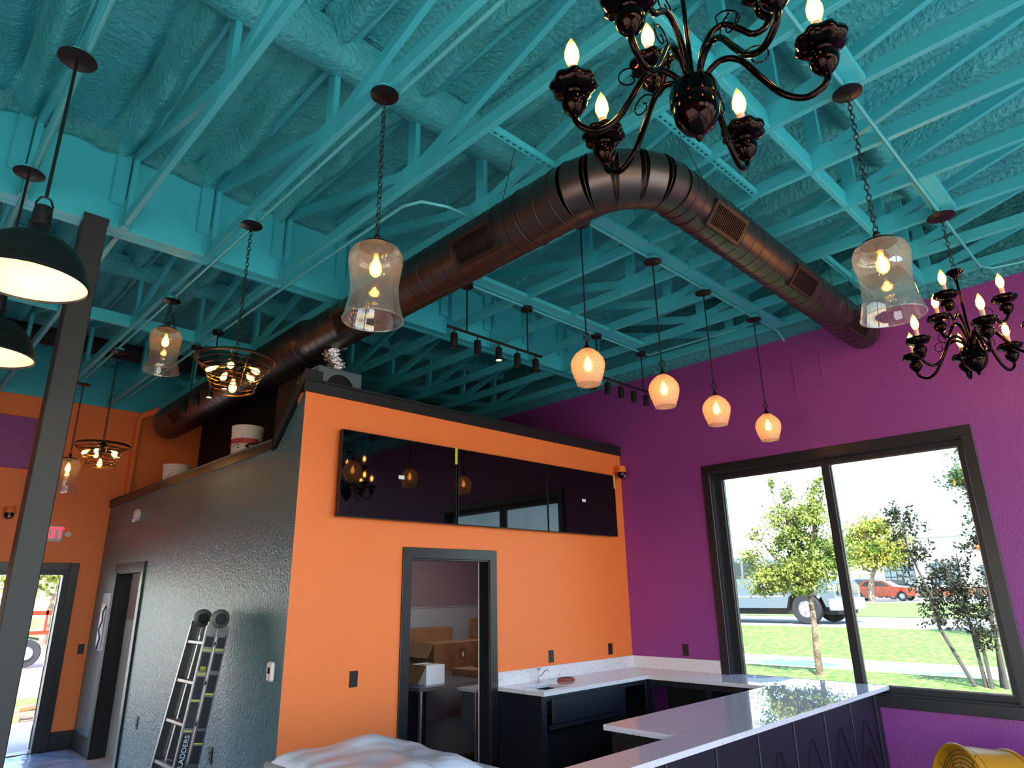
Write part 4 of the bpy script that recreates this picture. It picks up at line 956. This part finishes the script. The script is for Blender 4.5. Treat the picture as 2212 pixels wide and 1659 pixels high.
for k in range(4): cb.tube([(.1*math.cos(a+.4*k), .12*math.sin(a)+.01*k, .03+.05*abs(math.sin(a*.5+k))+.018*k) for a in [2*PI*i/24 for i in range(24)]], .011, 6, closed=True)
tag(obj('cable_coil', cb, M['blackmetal'], None, smooth=40, loc=(2.68, 6.22, 3.05)), 'black cable coil beside the labelled bucket on the ledge', 'cable')
t = thing('air_handler', 'brown air unit standing in the dark loft behind the bucket', 'air unit', (3.2, 6.25, 3.05)); 
obj('casing', MB().bbox(-.25, -.1, 0, .25, .35, .9, .01), M['brown'], t); obj('front_panel', MB().bbox(-.262, -.06, .05, -.25, .3, .85, .004), M['brown'], t)
t = thing('exhaust_box', 'grey sheet metal box with a round black opening on top of the orange wall', 'vent box', (2.85, 5.1, 3.485))
ring_pts = [(math.cos(a)*.14, .02+math.sin(a)*.14) for a in [PI*i/20 for i in range(21)]]
fb = MB().prism([(-.215, 0), (-.14, 0)]+[(p[0], p[1]) for p in ring_pts[::-1]]+[(.14, 0), (.215, 0), (.215, .2), (-.215, .2)], 1, -.004, 0)
obj('front_plate', fb, M['steel'], t)
obj('housing', MB().box(-.215, 0, 0, -.21, .3, .2).box(.21, 0, 0, .215, .3, .2).bbox(-.215, -.006, .2, .215, .3, .21, .003).box(-.21, .29, 0, .21, .3, .2), M['steel'], t)
obj('round_opening', MB().box(-.2, .02, 0, .2, .03, .19), M['dark'], t)
fo = MB(); vs = []; 
for i in range(26):
    z = .21+.32*i/25; 
    for k in range(24):
        a = 2*PI*k/24; r = .075*(1+.22*math.sin(i*2.1)+.3*noise.noise(Vector((math.cos(a)*2.2, math.sin(a)*2.2, i*.5)))); vs.append((math.cos(a)*r+.03*math.sin(i*.35), math.sin(a)*r+.12, z))
fo.add(vs, [(i*24+k, i*24+(k+1) % 24, (i+1)*24+(k+1) % 24, (i+1)*24+k) for i in range(25) for k in range(24)])
obj('foil_hose', fo, M['foil'], t, smooth=0)

# ================================================================== SERVICE ROOM
t = thing('prep_table', 'stainless steel prep table with an undershelf seen through the doorway', 'table', (4.9, 6.1, 0)); o = (4.9, 6.1, 0)
dp('table_top', MB().bbox(4.12, 5.5, .862, 6.4, 7.3, .9, .004), M['steel'], o, t)
for x, y in ((4.17, 5.55), (4.17, 7.2), (6.3, 5.55), (6.3, 7.2)): dp('leg', MB().tube([(x, y, 0), (x, y, .862)], .02, 10), M['steel'], o, t)
dp('undershelf', MB().bbox(4.15, 5.55, .22, 6.35, 7.25, .25, .003), M['steel'], o, t)
def carton(label, x0, y0, z0, x1, y1, z1, flap=None, mt='card', mark=False):
    t = thing('cardboard_box', label, 'box', ((x0+x1)/2, (y0+y1)/2, z0), 0, 'boxes in the service room'); w, d, h = (x1-x0)/2, (y1-y0)/2, z1-z0
    obj('carton', MB().bbox(-w, -d, 0, w, d, h*.98, .003), M[mt], t)
    obj('tape_seam', MB().box(-w-.0005, -.02, h*.98, w+.0005, .02, h*.985), M['carddark'], t)
    if flap == 'front': obj('flap', MB().bar((0, -d, h), (0, -d-.07, h-.19), 2*w, .005, (0, 1, 0.3)), M['card'], t)
    if flap == 'up': obj('flap', MB().bar((0, -d, h), (.03, -d-.05, h+.15), 2*w, .005, (0, 1, 0)), M['card'], t)
    if flap == 'side': obj('flap', MB().bar((-w, 0, h), (-w-.1, 0, h-.16), 2*d, .005, (1, 0, 0)), M['card'], t)
    if mark:
        obj('stamp', MB().box(-.05, -d-.001, h*.35, .06, -d, h*.75), M['carddark'], t); obj('label', MB().box(.0, -d-.002, h*.42, .03, -d-.001, h*.6), M['paper'], t)
    return t
carton('large brown cardboard box with a stamped side behind the white box', 5.10, 6.55, .9, 5.95, 6.95, 1.2, 'side', mark=True)
carton('wide brown cardboard box topmost at the back of the pile', 4.9, 7.0, .9, 5.75, 7.28, 1.35)
carton('tall brown cardboard box at the right of the pile by the dark door', 6.02, 6.75, .9, 6.35, 7.0, 1.45)
carton('small open cardboard box with a raised flap on the right of the table', 5.0, 5.75, .9, 5.35, 6.1, .97, 'up')
carton('white box with an open brown flap at the front of the table', 4.27, 5.6, .9, 4.50, 5.9, 1.08, 'side', mt='paper')
t = thing('dish_sink', 'stainless sink cabinet with a pale rim beside the prep table', 'sink', (4.62, 5.5, 0)); o = (4.62, 5.5, 0)
dp('front_apron', MB().bbox(4.60, 5.25, .5, 5.3, 5.46, .84, .004), M['steel'], o, t); dp('rim', MB().bbox(4.56, 5.22, .84, 5.32, 5.48, .868, .003), M['frp'], o, t)
dp('leg', MB().tube([(4.66, 5.3, 0), (4.66, 5.3, .5)], .022, 8), M['steel'], o, t)
tag(obj('dark_bin', MB().bbox(4.3, 6.2, .25, 4.75, 6.6, .8, .02), M['cab']), 'dark bin standing on the undershelf of the prep table', 'bin')
ld = bpy.data.lights.new('service_fill_light', 'AREA'); ld.energy = 5; ld.size = .6; ld.color = (.95, .97, 1)  # unseen area lamp added to brighten the service room
lo = bpy.data.objects.new('service_fill_light', ld); C.objects.link(lo); lo.location = (5.4, 6.2, 2.78)

ld = bpy.data.lights.new('restroom_fill_light', 'AREA'); ld.energy = 4; ld.size = .4; ld.color = (1, .97, .94)  # lamp added out of view so the restroom is not dark
lo = bpy.data.objects.new('restroom_fill_light', ld); C.objects.link(lo); lo.location = (3.5, 8.9, 2.78)
# ================================================================== DRUM FAN
ft = thing('drum_fan', 'yellow drum fan standing on the floor below the window', 'fan', (5.86, 1.42, 0))
ax = Vector((.72, -.68, -.12)).normalized(); fc = Vector((-.14, .12, .40)); rotq = ax.to_track_quat('Z', 'X').to_matrix(); R_ = .295
obj('drum', MB().lathe([(R_, 0), (R_, .36), (R_-.006, .36), (R_-.006, 0), (R_, 0)], 48, fc, rotq), M['yellow'], ft, smooth=40)
for s in (0, .36): obj('rim', MB().tube([fc+rotq @ Vector((math.cos(a)*(R_+.004), math.sin(a)*(R_+.004), s)) for a in [2*PI*k/48 for k in range(48)]], .011, 8, closed=True), M['yellow'], ft, smooth=60)
for k in range(10): obj('grille_ring', MB().tube([fc+rotq @ Vector((math.cos(a)*(.06+.026*k), math.sin(a)*(.06+.026*k), .015+.004*k)) for a in [2*PI*j/40 for j in range(40)]], .003, 5, closed=True), M['fandark'], ft, smooth=60)
for k in range(6):
    a = PI*k/6; obj('grille_spoke', MB().tube([fc+rotq @ Vector((math.cos(a)*s, math.sin(a)*s, .02)) for s in (-.31, .31)], .003, 5), M['fandark'], ft)
for k in range(3):
    a = 2*PI*k/3; bl = MB().add([rotq @ Vector(p)+fc for p in [(math.cos(a)*.05, math.sin(a)*.05, .14), (math.cos(a)*.28, math.sin(a)*.28, .12), (math.cos(a+.8)*.28, math.sin(a+.8)*.28, .2), (math.cos(a+.6)*.05, math.sin(a+.6)*.05, .18)]], [(0, 1, 2, 3)])
    obj('blade', bl, M['fandark'], ft)
obj('motor', MB().lathe([(0, .1), (.07, .1), (.08, .12), (.08, .28), (0, .28)], 20, fc, rotq), M['fandark'], ft, smooth=40)
obj('stand', MB().tube([(-.25, -.3, .02), (-.2, -.22, .4), ], .016, 8).tube([(.33, .22, .02), (.24, .22, .36)], .016, 8).tube([(-.3, -.36, .018), (-.2, -.24, .018), (.3, .2, .018), (.38, .3, .018)], .018, 8), M['blackmetal'], ft, smooth=40)
# ================================================================== OUTSIDE
def gz(x):                                           # lawn profile rising to the road
    pts = [(6.9, .12), (9.5, .28), (12.2, .43), (13.8, .45), (18.1, .80), (24.6, .80), (45.8, .80), (120, .8)]
    for (a, za), (b_, zb) in zip(pts[:-1], pts[1:]):
        if x <= b_: return za+(zb-za)*max(0, x-a)/(b_-a)
    return .8
def strip(name, x0, x1, mt, dz=0.0, n=4):
    mb = MB(); vs = []; N = 24
    for i in range(n+1):
        x = x0+(x1-x0)*i/n
        for j in range(N+1): vs.append((x, -45+130*j/N, gz(x)+dz))
    mb.add(vs, [(i*(N+1)+j, (i+1)*(N+1)+j, (i+1)*(N+1)+j+1, i*(N+1)+j+1) for i in range(n) for j in range(N)]); return struct(name, mb, mt, smooth=0)
strip('lawn', 6.93, 12.3, M['grass'], n=12); strip('sidewalk', 12.3, 13.8, M['walk'], .01); strip('lawn.001', 13.8, 18.05, M['grass'], n=12); strip('road', 18.05, 24.6, M['road'], -.01)
strip('lawn.002', 24.6, 45.8, M['grass'], n=20); strip('kerb', 45.8, 46.3, M['walk'], .05); strip('parking_lot', 46.3, 120, M['road'], -.01)
struct('ground', MB().box(-60, -70, -.4, 6.94, 10.58, -.13).box(-60, 10.58, -.4, 120, 90, -.02).box(-60, -70, -.4, -3.4, 10.58, -.02).box(-60, -70, -.4, 6.94, -3.8, -.02), M['walk'])
# --- trees
def leaf_cloud(n, fn, s0, s1, seed, flat=.5):
    rnd = random.Random(seed); mb = MB()
    for _ in range(n):
        p = fn(rnd)
        if p is None: continue
        s = rnd.uniform(s0, s1); a = Vector((rnd.gauss(0, 1), rnd.gauss(0, 1), rnd.gauss(0, 1)*flat+.3)).normalized(); b = a.cross(Vector((rnd.gauss(0, 1), rnd.gauss(0, 1), rnd.gauss(0, 1)))).normalized(); c = a.cross(b)
        p = Vector(p); mb.add([p-b*s, p+c*s*.45+a*s*.12, p+b*s, p-c*s*.45+a*s*.12], [(0, 1, 2, 3)])
    return mb
def limb(mb, p, q, r0, r1, wob=.06, n=7, seed=0):
    rnd = random.Random(seed); p = Vector(p); q = Vector(q); L = (q-p).length
    pts = [p+(q-p)*i/n+Vector((rnd.uniform(-1, 1), rnd.uniform(-1, 1), rnd.uniform(-.4, .4)))*wob*L*(0 if i in (0, n) else 1) for i in range(n+1)]
    mb.tube(pts, [r0+(r1-r0)*i/n for i in range(n+1)], 7); return pts
def tree(name, label, base, trunk_pts, blobs, leafn, ls, mt, bark, seed, r=.09, cat='tree', group=None, clump=2.6):
    t = thing(name, label, cat, base, 0, group); B = Vector(base); rnd = random.Random(seed)
    tk = MB(); tk.tube([Vector(p)-B for p in trunk_pts], [r*(1-.45*i/(len(trunk_pts)-1)) for i in range(len(trunk_pts))], 9)
    obj('trunk', tk, M[bark], t, smooth=50)
    top = Vector(trunk_pts[-1])-B; br = MB()
    for i, (c, s, _) in enumerate(blobs): limb(br, top+(Vector((0, 0, -.0))), Vector(c)-B, r*.45, r*.08, .07, 7, seed+i)
    for i in range(46):
        c, s_, _ = rnd.choice(blobs); c = Vector(c)-B; e = c+Vector((rnd.uniform(-1, 1)*s_[0], rnd.uniform(-1, 1)*s_[1], rnd.uniform(-.5, 1)*s_[2]))*1.05
        limb(br, top+(c-top)*rnd.uniform(.35, .9), e, r*.14, r*.03, .08, 5, seed+100+i)
    obj('branches', br, M[bark], t, smooth=50)
    wts = [b_[2] for b_ in blobs]
    def fn(rn):
        c, s, _ = rn.choices(blobs, wts)[0]
        while True:
            u = Vector((rn.uniform(-1, 1), rn.uniform(-1, 1), rn.uniform(-1, 1)))
            if u.length < 1: break
        u = u*(.55+.75*rn.random()**2.2)
        p = Vector(c)-B+Vector((u.x*s[0], u.y*s[1], u.z*s[2]))
        if noise.noise(p*clump) < -.22+.16*u.length: return None
        return p
    o = obj('foliage', leaf_cloud(leafn, fn, ls[0], ls[1], seed), M[mt], t, kind='stuff'); return t
X1 = 11.6
tree('oak_tree', 'young yellow-green oak with a pale trunk on the lawn outside the window', (X1, 4.82, .40), [(X1, 4.82, .38), (X1, 4.815, .8), (X1, 4.79, 1.31), (X1, 4.80, 1.75)],
     [((X1, 4.85, 2.05), (.7, .62, .36), 5), ((X1, 5.35, 1.95), (.5, .62, .28), 3.2), ((X1+.2, 4.42, 2.25), (.6, .45, .4), 4), ((X1, 4.9, 2.5), (.55, .6, .38), 4), ((X1-.1, 4.62, 2.9), (.4, .42, .36), 2), ((X1, 5.1, 2.9), (.4, .4, .36), 1.3), ((X1, 4.45, 3.2), (.22, .22, .36), .7), ((X1, 4.95, 3.3), (.2, .2, .3), .35), ((X1, 5.2, 3.5), (.05, .1, .2), .12), ((X1, 4.35, 3.5), (.08, .14, .16), .15), ((X1, 5.75, 2.3), (.3, .32, .22), .5), ((X1, 5.6, 2.65), (.2, .25, .16), .2), ((X1, 5.0, 1.72), (.5, .6, .14), 1), ((X1, 5.6, 1.72), (.3, .3, .12), .5)],
     21000, (.022, .042), 'leaf1', 'bark', 11, .062, clump=5.5)
tree('maple_tree', 'rounded yellowing tree across the road beside the red car', (48, 15.9, .8), [(48, 15.9, .8), (48, 15.85, 1.7), (48, 15.6, 2.4)],
     [((48, 15.2, 4.2), (2.2, 2.2, 1.6), 6), ((48, 16.8, 4.2), (1.8, 1.5, 1.3), 3), ((48, 13.9, 3.9), (1.6, 1.2, 1.0), 2.5), ((48, 15.0, 5.4), (1.7, 1.6, .9), 2)], 14000, (.09, .17), 'leaf2', 'bark', 23, .22, clump=1.1)
tree('tall_tree', 'blue-green tree behind the upper right corner of the window', (16.5, 2.1, .66), [(16.5, 2.1, .66), (16.5, 2.15, 2.2), (16.5, 2.3, 3.0)],
     [((16.5, 2.75, 4.25), (.8, .7, .45), 4), ((16.5, 3.25, 3.9), (.6, .42, .26), 2.5), ((16.5, 2.85, 3.5), (.7, .55, .32), 3), ((16.5, 2.95, 2.95), (.5, .42, .26), 2), ((16.5, 2.9, 2.5), (.4, .4, .2), 1), ((16.5, 2.2, 4.7), (.7, .7, .5), 2), ((16.5, 2.3, 3.3), (.7, .6, .7), 3)], 11000, (.03, .06), 'leaf4', 'bark', 31, .1, clump=3.5)
# multi-stemmed shrub
t = thing('myrtle_shrub', 'dark multi-stemmed myrtle growing close outside the window', 'shrub', (X1, 2.45, .3)); B = Vector((X1, 2.45, .3)); tips = []
stems = [((X1, 2.65, .3), (X1, 2.98, 1.15), (X1+.05, 3.03, 1.6), (X1, 3.2, 2.3), (X1, 3.24, 2.9)), ((X1, 2.55, .3), (X1+.1, 2.62, 1.3), (X1+.1, 2.6, 2.2)), ((X1-.05, 2.48, .3), (X1, 2.5, .9), (X1, 2.66, 1.5), (X1+.05, 2.75, 2.0)), ((X1, 2.32, .3), (X1, 2.32, 1.3), (X1-.05, 2.2, 2.3), (X1, 2.15, 2.7)), ((X1+.1, 2.4, .3), (X1+.1, 2.35, 1.0), (X1+.1, 2.3, 1.9))]
for s in stems:
    n = len(s); obj('stem', MB().tube([Vector(p)-B for p in s], [.03*(1-.72*i/(n-1)) for i in range(n)], 7), M['barkgrey'], t, smooth=50)
    for a, c in zip(s[1:-1], s[2:]): tips.append((Vector(a), Vector(c)))
rnd = random.Random(5); tw = MB(); lp = []
for i in range(230):
    a, c = rnd.choice(tips); p = a+(c-a)*rnd.random(); d = Vector((rnd.gauss(0, .6), rnd.gauss(0, .8), rnd.uniform(-.2, .8))).normalized()*rnd.uniform(.1, .32)
    tw.tube([p-B, p+d*.5-B+Vector((0, 0, .02)), p+d-B], .0028, 4); lp += [p+d*f for f in (.35, .5, .65, .8, .95, 1.05, 1.1)]
obj('twigs', tw, M['barkgrey'], t, kind='stuff')
obj('foliage', leaf_cloud(4600, lambda rn: (rn.choice(lp)-B)+Vector((rn.gauss(0, .03), rn.gauss(0, .03), rn.gauss(0, .03))), .02, .042, 9), M['leaf3'], t, kind='stuff')
# --- pickup truck
def wheel(par, x, y, z, r, side):
    Mx = Matrix.Rotation(PI/2, 3, 'Y')
    w = obj('wheel', MB().lathe([(r*.55, -.11), (r*.92, -.12), (r, -.09), (r, .09), (r*.92, .12), (r*.55, .11), (r*.55, -.11)], 28, (x, y, z), Mx), M['tyre'], par, smooth=40)
    rm = MB().lathe([(0, .02), (r*.2, .03), (r*.2, .0), (r*.5, .0), (r*.58, .05), (r*.58, -.1)], 24, (x-.06, y, z), Matrix.Rotation(-PI/2, 3, 'Y'))
    for k in range(6):
        a = 2*PI*k/6; rm.bar((x-.07, y+math.cos(a)*r*.12, z+math.sin(a)*r*.12), (x-.07, y+math.cos(a)*r*.55, z+math.sin(a)*r*.55), .03, .05, (1, 0, 0))
    obj('wheel_rim', rm, M['wheelrim'], w)
tk = thing('pickup_truck', 'silver pickup truck driving on the road behind the oak', 'truck', (20.2, 9.5, .79)); W = .98
def yz(poly, x0, x1): return MB().prism(poly, 0, x0, x1)
body = [(-2.15, .45), (-2.2, .62), (-2.2, 1.0), (-2.1, 1.12), (-1.0, 1.2), (1.2, 1.24), (3.5, 1.24), (3.5, .45), (2.95, .45), (2.85, .75), (2.6, .9), (2.3, .9), (2.05, .75), (1.95, .42), (-.85, .42), (-.95, .72), (-1.2, .9), (-1.6, .9), (-1.85, .72), (-1.95, .45)]
obj('body', yz(body, -W, W), M['silver'], tk); obj('cab', yz([(-.95, 1.2), (-.35, 1.78), (.3, 1.86), (1.3, 1.82), (1.55, 1.24)], -W+.1, W-.1), M['silver'], tk)
obj('side_window', yz([(-.55, 1.25), (-.2, 1.68), (.35, 1.74), (.38, 1.25)], -W+.09, -W+.102), M['carglass'], tk); obj('side_window', yz([(.45, 1.25), (.45, 1.74), (1.15, 1.72), (1.35, 1.25)], -W+.09, -W+.102), M['carglass'], tk)
obj('underbody', MB().box(-W+.25, -2.15, .25, W-.25, 3.3, .6), M['tyre'], tk); obj('bumper', MB().bbox(-W-.02, -2.3, .36, W+.02, -2.02, .68, .03), M['wheelrim'], tk); obj('side_trim', MB().box(-W-.012, -.8, .72, -W, 1.9, .75), M['white'], tk)
obj('grille', MB().box(-W+.25, -2.23, .75, W-.25, -2.2, 1.05), M['carglass'], tk); obj('headlamp', MB().bbox(-W-.005, -2.23, .85, -W+.22, -2.05, 1.04, .02), M['white'], tk)
for y in (-1.4, 2.45): wheel(tk, -W+.1, y, .40, .40, -1)
for y in (-1.4, 2.45): wheel(tk, W-.1, y, .40, .40, 1)
# --- parked cars
def sedan(label, pos, mt, s=1.0, cat='car'):
    t = thing('car', label, cat, pos, 0, 'parked cars'); W = .88
    b_ = [(-2.2, .3), (-2.25, .6), (-2.15, .82), (-.95, .92), (1.3, .95), (2.2, .88), (2.3, .6), (2.25, .3), (1.75, .3), (1.65, .55), (1.4, .64), (1.15, .55), (1.05, .28), (-1.05, .28), (-1.15, .55), (-1.4, .64), (-1.65, .55), (-1.75, .3)]
    obj('body', yz([(y*s, z*s) for y, z in b_], -W, W), M[mt], t); obj('cabin', yz([(y*s, z*s) for y, z in [(-.95, .92), (-.35, 1.32), (.8, 1.36), (1.5, .95)]], -W+.1, W-.1), M[mt], t)
    obj('side_window', yz([(y*s, z*s) for y, z in [(-.7, .95), (-.25, 1.26), (.22, 1.28), (.22, .95)]], -W+.09, -W+.102), M['carglass'], t); obj('side_window', yz([(y*s, z*s) for y, z in [(.3, .95), (.3, 1.28), (.75, 1.28), (1.2, .97)]], -W+.09, -W+.102), M['carglass'], t)
    for y in (-1.4, 1.4):
        for x in (-W+.1, W-.1): wheel(t, x, y*s, .31*s, .31*s, 1)
    return t
sedan('red sedan parked across the road to the right of the yellowing tree', (52, 16.4, .8), 'carred')
sedan('blue car parked just behind the red sedan', (58, 19.0, .8), 'carblue', 1.15)
sedan('dark car parked by the pale shop behind the red sedan', (66, 19.3, .8), 'carglass', 1.1)
# --- shop across the road
sh = thing('shop_building', 'pale shop across the road with a green hipped roof and gridded windows', 'building', (80, 20, .8)); B = Vector((80, 20, .8))
def sp(name, mb, mt): mb.v = [v-B for v in mb.v]; return obj(name, mb, M[mt], sh)
sp('wall', MB().box(80, 8, .8, 92, 21.8, 6.5), 'stucco'); sp('wing_wall', MB().box(80.5, 21.8, .8, 92, 60, 5.2), 'stucco'); sp('base_course', MB().box(79.9, 8, .8, 80, 21.8, 1.5), 'brick')
sp('eave', MB().box(79.3, 16.0, 6.5, 88, 22.2, 6.72), 'greenroof')
sp('roof', MB().add([(79.3, 16.0, 6.72), (79.3, 22.2, 6.72), (88, 22.2, 6.72), (88, 16.0, 6.72), (83.5, 19.1, 8.3)], [(0, 1, 4), (1, 2, 4), (2, 3, 4), (3, 0, 4), (3, 2, 1, 0)]), 'greenroof')
for (a, b_, za, zb, nx_, nz_) in ((21.9, 24.9, 2.0, 4.0, 5, 3), (17.9, 20.4, 1.8, 4.0, 4, 3), (13.5, 16.0, 1.8, 3.6, 4, 3)):
    xw = 80.5 if a > 21.8 else 80; w_ = sp('shop_window', MB().box(xw-.05, a, za, xw-.01, b_, zb), 'bronze')
    for i in range(nx_):
        for j in range(nz_):
            sp('window_pane', MB().box(xw-.08, a+(b_-a)*i/nx_+.05, za+(zb-za)*j/nz_+.05, xw-.05, a+(b_-a)*(i+1)/nx_-.05, za+(zb-za)*(j+1)/nz_-.05), 'shopglass')
sp('awning', MB().prism([(79.0, 3.9), (80, 4.6), (80, 3.9)], 1, 13.2, 16.2), 'tanawning') 
sgn = sp('shop_sign', MB().bbox(79.85, 14.6, 5.0, 80, 16.0, 5.9, .05), 'orangesign')
for i in range(4): sp('sign_letter', MB().bar((79.82, 15.8-.3*i, 5.15), (79.82, 15.7-.3*i, 5.75), .1, .04, (1, 0, 0)), 'yellowlab')
# --- beyond the glass door
tr = thing('red_trailer', 'red flatbed trailer standing outside the open glass door', 'trailer', (4.4, 24, 0)); o = (4.4, 24, 0)
dp('deck', MB().bbox(2.0, 23.2, .85, 6.6, 24.8, .95, .01), M['carred'], o, tr)
for x in (2.1, 3.2, 4.3, 5.4, 6.5): dp('stake', MB().box(x, 23.2, .95, x+.06, 23.26, 1.5), M['carred'], o, tr)
dp('rail', MB().box(2.0, 23.2, 1.36, 6.6, 23.25, 1.48), M['carred'], o, tr)
for x in (4.0, 4.9):
    wl = dp('wheel', MB().lathe([(.12, -.1), (.32, -.11), (.36, -.08), (.36, .08), (.32, .11), (.12, .1)], 24, (x, 23.35, .37), Matrix.Rotation(PI/2, 3, 'X')), M['tyre'], o, tr)
    dp('hub', MB().lathe([(0, .08), (.16, .06), (.2, -.02)], 16, (x, 23.27, .37), Matrix.Rotation(PI/2, 3, 'X')), M['wheelrim'], o, tr)
tree('roadside_tree', 'bright green tree beyond the red trailer outside the glass door', (6.0, 32, 0), [(6, 32, 0), (6, 32, 1.2), (6.1, 32, 1.9)], [((6.2, 32, 3.0), (1.7, 1.4, 1.0), 5), ((5.0, 32, 2.6), (1.1, 1.2, .8), 3), ((7.6, 32, 2.7), (1.3, 1.2, .8), 3)], 5000, (.08, .16), 'leaf1', 'bark', 41, .16)
pl = thing('wooden_pallet', 'wooden pallet with offcuts lying outside the glass door', 'pallet', (2.75, 13.6, -.02))
for k in range(5): obj('deck_board', MB().bbox(-.5, -.4+.18*k, .10, .5, -.28+.18*k, .12, .003), M['wood'], pl)
for k in range(3): obj('bearer', MB().bbox(-.5+.45*k, -.4, 0, -.4+.45*k, .44, .10, .003), M['wood'], pl)
obj('offcut', MB().bar((-.4, -.1, .15), (.35, .2, .2), .12, .05), M['wood'], pl)
struct('lawn.003', MB().box(-20, 14.6, -.03, 30, 16.2, .0), M['grass'])
